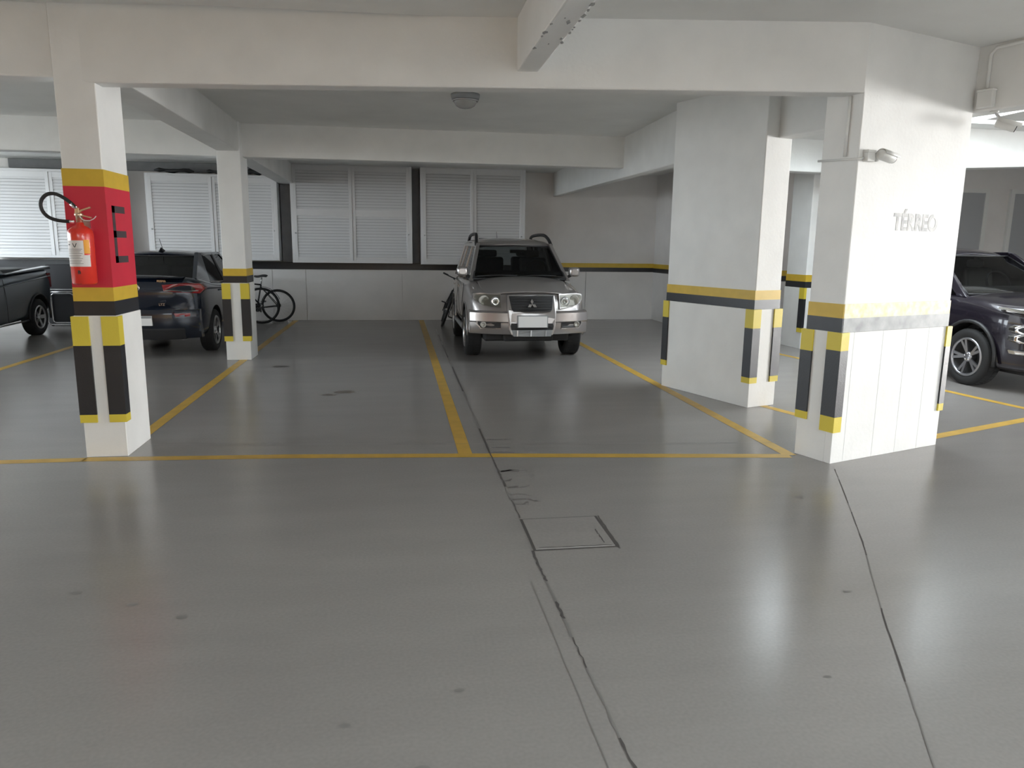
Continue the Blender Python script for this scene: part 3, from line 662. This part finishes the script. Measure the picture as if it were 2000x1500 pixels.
sf = MB(); sf.grid([[(x, y, 1.465+.055*max(0, 1-abs(x)/.035)*(y-2.75)/.2) for x in (-.04, -.02, 0, .02, .04)] for y in (2.75, 2.85, 2.95, 3.0)]); sf.build('antenna_base', BPLA, v.t, solid=.01)
MB().tube([(0, 2.9, 1.49), (0, 3.05, 1.66)], .004, 6).build('antenna', BPLA, v.t)

# ---- grey pickup, nose to the aisle (its load bed shows beside the red pillar)
v = Car('grey_pickup', 'slate grey pickup with open load bed at the left bay', (-7.0, 10.3, 0), 0, 4.3, .86, SLATE)
v.bf = .25; v.br = .10; v.pw = 3
AX = (.85, 3.62)
v.body([(0.0, .66, .42, .62, .66), (.05, .75, .36, .74, .78), (.2, .82, .32, .86, .92), (.6, .85, .28, .92, 1.0), (1.0, .86, .26, .96, 1.05), (1.25, .86, .25, .98, 1.02), (2.2, .86, .25, 1.0, 1.04), (2.6, .86, .26, 1.06, 1.07), (3.4, .86, .28, 1.10, 1.10), (4.0, .86, .34, 1.13, 1.13), (4.2, .85, .40, 1.12, 1.12), (4.3, .82, .46, 1.06, 1.06)], AX, .31, .375, .86)
v.wheels(AX, .31, .20, .862, None, 5, .20, twin=False)
v.cabin(1.02, 1.50, .78, .60, (1.05, 1.65), [(1.6, 1.47), (1.9, 1.52), (2.25, 1.52), (2.42, 1.49)], (2.62, 2.46, 1.08),
    [('a_pillar', [(1.0, 1.0), (1.13, 1.0), (1.72, 1.50), (1.60, 1.50)]), ('b_pillar', [(2.28, 1.0), (2.78, 1.04), (2.46, 1.50), (2.30, 1.50)]), ('roof_side', [(1.62, 1.46), (2.40, 1.46), (2.42, 1.51), (1.66, 1.51)])],
    [[(1.12, 1.02), (2.30, 1.02), (2.31, 1.46), (1.68, 1.46)]], GLD, GLD, belt=1.03)
v.mirror(.94, 1.3, 1.08, SLATE)
MB().box((-.70, 2.75, .9), (.70, 4.15, 1.145)).build('tonneau_cover', BPLA, v.t, bevel=.02)
for sd in (-1, 1):
    MB().add(*(lambda a: (a, [(0, 1, 2, 3), (7, 6, 5, 4), (0, 4, 5, 1), (1, 5, 6, 2), (2, 6, 7, 3), (3, 7, 4, 0)]))([(sd*.845, 2.6, 1.06), (sd*.845, 4.22, 1.12), (sd*.845, 4.16, 1.17), (sd*.845, 2.6, 1.085), (sd*.71, 2.6, 1.06), (sd*.71, 4.22, 1.12), (sd*.71, 4.16, 1.17), (sd*.71, 2.6, 1.085)])).build('bed_rail', SLATE, v.t, bevel=.012)
    MB().tube([(sd*.866, 1.2, .86), (sd*.870, 2.6, .90), (sd*.866, 4.1, 1.0)], .010, 6).build('body_crease', SLATE, v.t)
    MB().tube([(sd*.85, 1.27, .27), (sd*.852, 3.2, .29)], .014, 6).build('sill_trim', STEEL, v.t)
    for ya in AX: MB().tube([(sd*.858, ya+.385*math.cos(a), .325+.385*math.sin(a)) for a in [math.radians(-10+200*k/18) for k in range(19)]], .018, 8).build('arch_flare', BPLA, v.t)
    v.slab('tail_light', [(sd*.70, 1.05), (sd*.84, 1.05), (sd*.84, .80), (sd*.72, .80)], .02, .1, REDL, rear=True)
    v.slab('headlight', [(sd*.42, .85), (sd*.76, .88), (sd*.80, .80), (sd*.45, .74)], .02, .1, LENS)
    MB().obox((sd*.868, 2.2, .93), .03, .16, .03).build('door_handle', SLATE, v.t, bevel=.01)
    MB().tube([(sd*.866, 2.52, .33), (sd*.870, 2.52, .7), (sd*.84, 2.52, 1.0)], .004, 5).build('door_gap', DARK, v.t)
MB().tube([(-.70, 2.7, 1.30), (-.70, 4.1, 1.19)], .012, 6).build('bed_bar', BPLA, v.t)
v.slab('grille', [(-.38, .80), (.38, .80), (.34, .62), (-.34, .62)], .02, .08, BPLA)

# ---- dark plum crossover on the right
v = Car('plum_crossover', 'dark plum crossover with chrome fog lamp surrounds beyond the wide pillar', (7.80, 7.05, 0), math.radians(2), 4.4, .90, PLUM)
v.bf = .42; v.br = .2; v.pw = 4; v.fz = [(0, .04), (.45, .0), (.75, 0), (.98, .14), (2, .7)]
AX = (.98, 3.65)
v.body([(0.0, .66, .36, .66, .70), (.04, .76, .28, .80, .84), (.14, .84, .25, .92, .98), (.4, .89, .24, .98, 1.03), (.9, .90, .24, 1.03, 1.09), (1.25, .90, .24, 1.05, 1.13), (1.5, .90, .24, 1.06, 1.10), (2.8, .90, .25, 1.07, 1.11), (3.8, .89, .27, 1.10, 1.14), (4.25, .85, .32, 1.08, 1.12), (4.4, .76, .42, .98, 1.02)], AX, .345, .41, .90)
v.wheels(AX, .345, .225, .905, None, 5, .235, twin=True, rimmat=mat('two_tone_alloy', (.42, .42, .45), .3, metal=.9))
v.cabin(1.09, 1.60, .80, .60, (1.22, 2.05), [(2.0, 1.575), (2.3, 1.64), (2.8, 1.66), (3.4, 1.63), (3.8, 1.57)], (4.22, 3.78, 1.14),
    [('a_pillar', [(1.18, 1.06), (1.33, 1.06), (2.12, 1.60), (1.98, 1.60)]), ('pillar_trim', [(2.55, 1.06), (2.65, 1.06), (2.65, 1.60), (2.57, 1.60)]), ('c_pillar', [(3.5, 1.06), (4.25, 1.10), (3.84, 1.60), (3.6, 1.60)]), ('roof_side', [(2.0, 1.56), (3.7, 1.56), (3.75, 1.61), (2.04, 1.61)])],
    [[(1.32, 1.09), (2.57, 1.09), (2.58, 1.56), (2.06, 1.56)], [(2.64, 1.09), (3.52, 1.09), (3.6, 1.56), (2.64, 1.56)]], GLS, GLD, belt=1.09, seat_mat=BEIGE)
v.mirror(.97, 1.5, 1.13, PLUM)
for sd in (-1, 1):
    v.slab('daylight_strip', [(sd*.50, .845), (sd*.885, .955), (sd*.885, .94), (sd*.50, .822)], .022, .05, CHROME, sub=8)
    v.slab('headlight', [(sd*.46, .868), (sd*.88, .985), (sd*.885, .960), (sd*.48, .848)], .018, .08, LENS, sub=8)
    for z in (.745, .645):
        fo = v.slab('fog_lamp_surround', [(sd*.72, z+.045), (sd*.84, z+.05), (sd*.875, z+.02), (sd*.875, z-.025), (sd*.84, z-.05), (sd*.72, z-.045), (sd*.70, z)], .03, .06, CHROME, sub=3, bevel=.004)
        v.slab('fog_lamp', [(sd*.735, z+.027), (sd*.83, z+.031), (sd*.856, z+.01), (sd*.856, z-.012), (sd*.83, z-.031), (sd*.735, z-.027)], .036, .03, BPLA, fo, sub=3)
        v.slab('chrome_wing', [(sd*.40, z+.02), (sd*.72, z+.02), (sd*.72, z-.012), (sd*.40, z-.012)], .026, .05, CHROME, sub=6)
    v.slab('bumper_blade', [(sd*.87, .51), (sd*.60, .485), (sd*.30, .48), (sd*.30, .445), (sd*.60, .445), (sd*.86, .465)], .035, .06, STEEL, sub=6, bevel=.006)
    for ya in AX: MB().tube([(sd*.898, ya+.425*math.cos(a), .36+.425*math.sin(a)) for a in [math.radians(-10+200*k/18) for k in range(19)]], .022, 8).build('arch_flare', BPLA, v.t)
    MB().tube([(sd*.905, 1.52, .32), (sd*.91, 1.52, .7), (sd*.87, 1.52, 1.05)], .004, 5).build('door_gap', DARK, v.t)
    MB().obox((sd*.905, 2.4, .95), .03, .18, .03).build('door_handle', PLUM, v.t, bevel=.01)
v.slab('grille', [(-.42, .80), (.42, .80), (.36, .56), (-.36, .56)], .03, .1, BPLA)
v.slab('lower_bumper', [(-.70, .44), (.70, .44), (.66, .30), (-.66, .30)], .02, .1, BPLA)
v.slab('number_plate', [(-.20, .55), (.20, .55), (.20, .42), (-.20, .42)], .05, .04, PLATE, sub=1)
for k in range(3): v.slab('emblem_diamond', rhomb(0, .70, PI/2+k*2*PI/3, .05, .028), .05, .02, CHROME, sub=1)
MB().box((-.62, .4, .2), (.62, 4.0, .35)).build('chassis', DARK, v.t)
# ------------------------------------------------------------------ cabinets
def cabinet(x0, x1, z0, z1, yf, depth, doors, label, split=None):
    t = thing('louvred_cabinet', label, 'cabinet', ((x0+x1)/2, yf, z0), group='wall cabinets with louvred doors')
    w = x1-x0; h = z1-z0; X = -w/2
    MB().box((X, .03, 0), (X+w, depth, h)).build('carcass', LOUV, t)
    MB().box((X+.06, .024, .06), (X+w-.06, .032, h-.06)).build('inner_backing', mat('cabinet_inside', (.42, .42, .43), .6), t)
    m = MB(); f = .05
    m.box((X, -.005, 0), (X+f, .04, h)); m.box((X+w-f, -.005, 0), (X+w, .04, h)); m.box((X+f, -.005, 0), (X+w-f, .04, f)); m.box((X+f, -.005, h-f), (X+w-f, .04, h))
    m.build('frame', LOUV, t, bevel=.004)
    dw = (w-2*f)/doors
    sm = bpy.data.meshes.new('louvre_slat'); sw = dw-.13; n0 = 0
    a, b = .026, .006     # tilted slat section
    sec = [(-.014, -.027), (-.008, -.027), (.012, .027), (.006, .027)]
    vs = [(sx*sw/2, y, z) for sx in (-1, 1) for y, z in sec]
    sm.from_pydata(vs, [], [(0, 1, 2, 3), (7, 6, 5, 4), (0, 4, 5, 1), (1, 5, 6, 2), (2, 6, 7, 3), (3, 7, 4, 0)]); sm.materials.append(LOUV)
    for k in range(doors):
        dx = X+f+dw*(k+.5); yo = .0 if k % 2 == 0 else .012
        m = MB(); g = .065
        m.box((-dw/2, 0, 0), (-dw/2+g, .03, h-2*f)); m.box((dw/2-g, 0, 0), (dw/2, .03, h-2*f)); m.box((-dw/2+g, 0, 0), (dw/2-g, .03, .07)); m.box((-dw/2+g, 0, h-2*f-.105), (dw/2-g, .023, h-2*f))
        if split: m.box((-dw/2+g, -.002, split-f-.055), (dw/2-g, .023, split-f+.085))
        d = m.build('door', LOUV, t, bevel=.003, seg=1); d.location = (dx, -.012+yo, f)
        z = .10
        while z < h-2*f-.08:
            if not (split and split-f-.03 < z < split-f+.08):
                s = bpy.data.objects.new('louvre_slat', sm); COL.objects.link(s); s.parent = d; s.location = (0, .016, z)
            z += .0595
        kn = MB().lathe([(.012, 0), (.012, .015), (.016, .02), (.0, .024)], 12, Matrix.Rotation(PI/2, 4, 'X')).build('knob', STEEL, d); kn.location = ((-dw/2+.03) if k == 0 else (dw/2-.03), 0, .55)
    return t
cabinet(-2.12, .325, 1.235, 3.235, 15.9, .45, 2, 'louvred cabinet on the back wall of the empty bay, with mid rail', split=1.0)
cabinet(.50, 2.72, 1.22, 3.235, 15.9, .45, 2, 'louvred cabinet on the back wall partly behind the silver car')
cabinet(-4.88, -2.38, 1.27, 2.955, 15.9, .45, 2, 'lower louvred cabinet above the navy saloon')
cabinet(-7.9, -5.35, 1.29, 2.975, 15.9, .45, 2, 'louvred cabinet behind the grey pickup and red pillar')
# dark sheets standing in for shade in the gaps between cabinets
tag(MB().box((-2.36, 16.2, 1.25), (-2.13, 16.35, 2.81)).build('recess_shade', GREY), 'dark grey sheet standing in for shade between two louvred cabinets', 'panel')
tag(MB().box((.335, 16.2, 1.25), (.49, 16.35, 3.19)).build('recess_shade', GREY), 'narrow dark sheet standing in for shade in the gap beside the empty bay cabinet', 'panel')
tag(MB().tube([(-2.16, 16.1, 2.85), (-2.16, 16.1, 3.2)], .03).build('black_tube', BPLA), 'short upright black tube below the beam beside the cabinet', 'pipe')  # black upright tube in the strip beside the cabinet
# bundles stored on top of the lower cabinet
for x, l, r, c, lb in ((-4.35, .75, .045, BPLA, 'long flat black bundle on the lower cabinet near its left end'), (-3.45, .62, .04, BPLA, 'flat black bundle on the lower cabinet behind the slim white pillar'), (-2.72, .5, .06, DARK, 'plump dark bundle on the lower cabinet beside the grey sheet')):
    m = MB(); m.tube([(x-l/2+l*k/8, 16.02+.02*math.sin(k), 2.958+r+.012*(1+math.sin(k*1.3))) for k in range(9)], [r*(.35 if k in (0, 8) else .8+.2*math.sin(k*2.1)) for k in range(9)], 10)
    tag(m.build('folded_bag', c), lb, 'bag', 'bundles on top of the lower cabinet')

# ------------------------------------------------------------------ fire extinguisher
ex = thing('fire_extinguisher', 'red fire extinguisher hanging on the red pillar', 'fire extinguisher', (-2.20, 5.70, 1.305))
r = .082
cyl = MB().lathe([(.070, 0), (r, .012), (r, .35), (.077, .375), (.055, .396), (.028, .41), (.024, .43)], 32).build('cylinder', EXTR, ex)
def wrap(name, a0, a1, z0, z1, m, rr=r+.0012):
    rows = [[(rr*math.cos(a0+(a1-a0)*k/14), rr*math.sin(a0+(a1-a0)*k/14), z) for k in range(15)] for z in (z0, z1)]
    return MB().grid(rows).build(name, m, cyl)
C0 = -PI/2
wrap('paper_label', C0-1.15, C0+.50, .125, .305, PAPER)
wrap('orange_sticker', C0+.52, C0+.98, .215, .31, ORNG)
wrap('small_label', C0+.50, C0+.95, .125, .205, PAPER)
for k, z in enumerate((.245, .235, .225, .214, .20, .19, .18, .165, .155, .145)):
    wrap('print_line', C0-1.02, C0+.38-.1*(k % 3), z, z+.0022, INK, r+.0018)
wrap('print_mark', C0-.88, C0-.62, .272, .279, INK, r+.0018)
m = MB(); rr = r+.0018
for s in (-1, 1):
    rows = [[(rr*math.cos(C0-.22+s*.02+s*.14*k/3+da), rr*math.sin(C0-.22+s*.02+s*.14*k/3+da), .258+.028*k/3) for da in (0, .07)] for k in range(4)]; m.grid(rows)
m.build('print_mark', INK, cyl)
text_mesh('letter_b', 'B', .034, INK, cyl, frame((-.03*0, -r-.001, .085), (1, 0, 0), (0, 0, 1), (0, -1, 0)), bold=.001)
MB().lathe([(.022, .43), (.022, .47), (.028, .475), (.028, .49), (.012, .50)], 16).build('valve', BRASS, ex)
m = MB(); m.obox((.03, -.005, .515), .11, .022, .012, Matrix.Rotation(-.35, 3, 'Y')); m.obox((.035, -.005, .475), .10, .02, .010, Matrix.Rotation(.25, 3, 'Y')); m.obox((-.005, -.005, .50), .028, .024, .06)
m.build('handle', BRASS, ex, bevel=.003)
hp = []
for k in range(25):
    a = -.1+k/24*4.75; hp.append((-.135-.098*math.cos(a-1.35)*1.0, -.012, .548+.085*math.sin(a-1.35)*-1.0))
hose = [(-.012, -.01, .53), (-.045, -.012, .565), (-.09, -.014, .60), (-.14, -.015, .622), (-.19, -.015, .615), (-.225, -.015, .58), (-.235, -.015, .54), (-.225, -.015, .50), (-.195, -.015, .465), (-.15, -.015, .445), (-.10, -.014, .437), (-.06, -.012, .435)]
MB().tube(smooth_path(hose), .0125, 10).build('hose', BPLA, ex)
MB().tube([(-.04, -.011, .558), (-.008, -.008, .525)], .014, 10).build('hose_fitting', CHROME, ex)
MB().tube([(-.085, -.013, .436), (-.03, -.012, .434)], .010, 10).build('nozzle', CHROME, ex)
MB().tube(smooth_path([(.0, -.01, .49), (.03, -.03, .452), (.07, -.03, .442), (.10, -.02, .455), (.115, -.01, .475)]), .003, 6).build('pin_cord', WPLA, ex)
m = MB(); m.box((-.02, .0, .38), (.02, .105, .40)); m.box((-.03, .098, .33), (.03, .112, .45)); m.build('bracket', STEEL, ex)

# ------------------------------------------------------------------ small fittings
lp = thing('ceiling_lamp', 'round bulkhead lamp on the ceiling behind the front beam', 'lamp', (.75, 8.3, CZ))
MB().lathe([(.155, 0), (.155, -.02), (.145, -.055), (.128, -.06)], 32).build('base', GPLA, lp)
MB().lathe([(.128, -.055), (.122, -.085), (.10, -.12), (.06, -.142), (.012, -.15)], 32).build('globe', mat('frosted_glass', (.42, .42, .41), .18, coat=.6), lp)
MB().lathe([(.138, -.058), (.142, -.066), (.138, -.074), (.130, -.066)], 32, closed=True).build('ring', STEEL, lp)
def security_cam(name, label, loc, yaw, pitch, arm):
    t = thing(name, label, 'security camera', loc)
    MB().lathe([(.032, 0), (.032, .012), (.02, .016)], 20, frame((0, 0, 0), *arm[0])).build('mount', WPLA, t)
    a = Vector(arm[1]); MB().tube([(0, 0, 0), a*.6, a], .012, 8).build('bracket', STEEL, t)
    R = Matrix.Rotation(yaw, 4, 'Z') @ Matrix.Rotation(pitch, 4, 'X') @ Matrix.Rotation(-PI/2, 4, 'X')   # local z -> +y then pitched
    M = Matrix.Translation(a) @ R
    b = MB().lathe([(.026, -.06), (.036, -.052), (.037, .075), (.033, .085)], 20, M).build('housing', WPLA, t)
    MB().lathe([(.034, .080), (.034, .088), (.018, .090)], 20, M).build('lens', BPLA, b)
    s = MB(); s.grid([[M @ Vector((.043*math.cos(q), -.043*math.sin(q)*-1 if False else .043*math.sin(q), z)) for q in [math.pi*(1.05+.9*k/8) for k in range(9)]] for z in (-.05, .115)])
    s.build('sun_shield', WPLA, b, solid=.003)
    return t
u = (math.cos(A3), math.sin(A3), 0); nn = (math.sin(A3), -math.cos(A3), 0)
def on4(x, out, z): return (3.25+u[0]*x+nn[0]*out, 5.01+u[1]*x+nn[1]*out, z)
security_cam('security_camera', 'white bullet camera on the face of the wide pillar', on4(.19, 0.0, 2.27), math.radians(-70), math.radians(-8), ((u, (0, 0, 1), nn), tuple(q*.075 for q in nn)))
bx = thing('junction_box', 'small white box beside the camera on the wide pillar', 'junction box', on4(.085, 0, 2.23), A3)
MB().box((-.04, -.045, -.0), (.04, 0, .075)).build('box', WPLA, bx, bevel=.006); MB().box((-.043, -.05, .06), (.043, 0, .08)).build('lid', WPLA, bx, bevel=.004)
vv = (-math.sin(A3), math.cos(A3), 0); on = (-math.cos(A3), -math.sin(A3), 0)
def on4l(y, out, z): return (3.25+vv[0]*y+on[0]*out, 5.01+vv[1]*y+on[1]*out, z)
tag(MB().tube([on4l(.335, .01, 2.26), on4l(.0, .011, 2.245), on4(0, .011, 2.245), on4(.04, .011, 2.255)], .008, 8).build('cable_conduit', WPLA), 'thin white cable running around the wide pillar to the camera', 'cable')
tag(MB().tube([on4l(.10, .012, 2.685), on4l(.105, .012, 2.27)], .011, 8).build('cable_conduit', WPLA), 'vertical white conduit on the shaded face of the wide pillar', 'conduit')
# conduit, box and camera on the beam beside the wide pillar
bd = Vector((4.16, -12.43, 0)).normalized(); bnl = Vector((-.948, -.317, 0))
def onb(s, out, z): p = Vector((4.455, 5.43, 0))+bd*s+bnl*out; return (p.x, p.y, z)
tag(MB().tube([onb(.35, .012, 3.12), onb(.14, .012, 3.12), onb(.10, .012, 3.08), onb(.10, .012, 2.835)], .013, 8).build('cable_conduit', WPLA), 'white conduit dropping down the beam beside the wide pillar', 'conduit')
jb = thing('junction_box', 'white junction box low on the beam beside the wide pillar', 'junction box', onb(.11, 0, 2.69), math.atan2(bd.y, bd.x))
MB().box((-.06, -.05, 0), (.06, .0, .13)).build('box', WPLA, jb, bevel=.006); MB().box((-.064, -.056, .118), (.064, .0, .135)).build('lid', WPLA, jb, bevel=.004)
security_cam('security_camera', 'white bullet camera hanging under the beam beside the wide pillar', onb(.14, -.05, 2.67), math.radians(-125), math.radians(-20), (((1, 0, 0), (0, -1, 0), (0, 0, -1)), (.07, -.03, -.10)))

# ------------------------------------------------------------------ bicycles
def bicycle(label, loc, rz, lean, R=.335, col=BPLA, group=None, saddle=.97, mudguard=False):
    t = thing('bicycle', label, 'bicycle', loc, rz, group); t.rotation_euler = (lean, 0, rz)
    WB = 1.04
    def wheel(x):
        M = Matrix.Translation((x, 0, R)) @ Matrix.Rotation(PI/2, 4, 'X')
        w = MB(); w.lathe([(R-.022+.022*math.cos(a*PI/4), .022*math.sin(a*PI/4)) for a in range(8)], 40, M, closed=True); o = w.build('wheel', RUB, t)
        w = MB(); w.lathe([(R-.050, -.011), (R-.038, -.012), (R-.038, .012), (R-.050, .011)], 40, M, closed=True); w.build('rim', BPLA, o)
        w = MB()
        for k in range(20):
            a = 2*PI*k/20; w.tube([M @ Vector((.02*math.cos(a+.9), .02*math.sin(a+.9), (.03 if k % 2 else -.03))), M @ Vector(((R-.045)*math.cos(a), (R-.045)*math.sin(a), 0))], .0011, 3)
        tag(w.build('spokes', STEEL, o), kind='stuff'); MB().lathe([(.018, -.05), (.022, -.02), (.022, .02), (.018, .05)], 12, M).build('hub', STEEL, o)
    wheel(0); wheel(WB)
    bb = (.43, 0, R-.05); st = (.32, 0, .78); ht = (.86, 0, .84); hb = (.90, 0, .70); ax = (0, 0, R)
    m = MB()
    for a, b, r in ((bb, st, .016), (st, ht, .016), (bb, hb, .019), (ht, hb, .018)): m.tube([a, b], r, 8)
    for s in (-1, 1): m.tube([(bb[0], s*.03, bb[2]), (0, s*.06, R)], .009, 6); m.tube([(st[0], s*.02, st[2]-.05), (0, s*.06, R)], .008, 6)
    m.build('frame', col, t)
    m = MB()
    for s in (-1, 1): m.tube([(.905, s*.05, .69), (.95, s*.055, .55), (WB, s*.055, R)], .011, 6)
    m.tube([(.905, -.055, .69), (.905, .055, .69)], .014, 6); m.build('fork', col, t)
    MB().tube([st, (.295, 0, saddle-.04)], .0135, 8).build('seat_post', STEEL, t)
    m = MB(); m.grid([[(.18+.27*k/6, y*(.075*(1-k/6)**.8+.02), saddle+.012*math.sin(k)-.02*abs(y)) for y in (-1, -.5, 0, .5, 1)] for k in range(7)]); m.build('saddle', BPLA, t, solid=.035, sub=1)
    m = MB(); m.tube([ht, (.83, 0, .98)], .014, 8); m.tube([(.83, 0, .98), (.90, 0, 1.0)], .015, 8); m.build('stem', BPLA, t)
    MB().tube(smooth_path([(.86, -.31, 1.02), (.89, -.15, 1.0), (.90, 0, 1.0), (.89, .15, 1.0), (.86, .31, 1.02)], 3), .012, 8).build('handlebar', BPLA, t)
    for s in (-1, 1): MB().tube([(.872, s*.22, 1.012), (.855, s*.33, 1.022)], .017, 8).build('grip', RUB, t)
    m = MB(); m.lathe([(.085, -.004), (.09, 0), (.085, .004)], 24, Matrix.Translation((bb[0], -.05, bb[2])) @ Matrix.Rotation(PI/2, 4, 'X'))
    for s in (-1, 1): m.tube([(bb[0], s*.065, bb[2]), (bb[0]+s*.12, s*.075, bb[2]-s*.12)], .010, 6)
    m.build('crankset', BPLA, t)
    for s in (-1, 1): MB().obox((bb[0]+s*.12, s*.12, bb[2]-s*.12), .09, .08, .02).build('pedal', BPLA, t)
    m = MB(); m.lathe([(.05, -.012), (.045, .012)], 16, Matrix.Translation((0, -.045, R)) @ Matrix.Rotation(PI/2, 4, 'X')); m.obox((.02, -.06, R-.07), .03, .02, .13); m.build('gears', DARK, t)
    if mudguard:
        m = MB(); m.grid([[((R+.02)*math.cos(q), y, R+(R+.02)*math.sin(q)) for y in (-.03, 0, .03)] for q in [math.radians(10+150*k/14) for k in range(15)]]); m.build('mudguard', BPLA, t, solid=.003)
    return t
bicycle('black bicycle by the back wall, its bare rear wheel showing', (-2.46, 16.0, 0), PI, -.10, R=.345)
bicycle('black bicycle with mudguard and saddle beside the slim white pillar', (-2.74, 15.60, 0), math.radians(182), .0, R=.37, saddle=.96, mudguard=True)
b3 = bicycle('dark bicycle leaning behind the silver car', (.98, 15.98, 0), math.radians(-90+4), 0.0, R=.365)
b3.rotation_euler = (math.radians(-20), 0, math.radians(-93.5)); b3.location = (.935, 15.98, .0)

# folded trolley with chrome frame and dark bundle behind the pickup
tr = thing('folding_trolley', 'folded chrome tube trolley standing behind the grey pickup', 'trolley', (-6.28, 15.35, 0))
def loop(x0, x1, z0, z1, y, r, c=.06):
    P = []
    for cx, cz, a0 in ((x1-c, z1-c, 0), (x0+c, z1-c, 90), (x0+c, z0+c, 180), (x1-c, z0+c, 270)):
        for k in range(5): a = math.radians(a0+90*k/4); P.append((cx+c*math.cos(a), y, cz+c*math.sin(a)))
    return MB().tube(P, r, 8, closed=True)
loop(-.36, .16, .03, .70, 0, .012).build('frame', CHROME, tr); loop(-.30, .10, .06, .62, .06, .010).build('inner_frame', CHROME, tr)
MB().tube([(-.36, 0, .655), (.2, 0, .655)], .010, 8).build('cross_bar', CHROME, tr)
MB().tube([(.19, .02, .06), (.19, .02, .60)], .010, 8).build('upright', CHROME, tr)
MB().box((-.29, .065, .08), (.09, .09, .60)).build('fabric_panel', SEAT, tr, bevel=.01)
for x in (-.30, .12): MB().lathe([(.03, -.012), (.03, .012)], 14, Matrix.Translation((x, .03, .03)) @ Matrix.Rotation(PI/2, 4, 'X')).build('castor', RUB, tr)
bg_ = thing('enlarged_bundle', 'dark covered bundle enlarged to fill the shaded corner behind the trolley', 'bag', (-6.15, 15.88, 0))  # bundle made larger to darken the shaded corner behind the pickup
m = MB(); m.grid([[( (.80+.06*math.sin(3*a+h))*math.cos(a)*(1-.18*(h/5)**2), (.26)*math.sin(a)*(1-.25*(h/5)**2), h*.232) for a in [2*PI*k/20 for k in range(21)]] for h in range(6)]); m.build('cover', SEAT, bg_, sub=1)
MB().tube(smooth_path([(-.2, -.05, 1.14), (-.1, -.07, 1.2), (.1, -.07, 1.2), (.2, -.05, 1.14)]), .02, 8).build('carry_handle', BPLA, bg_)
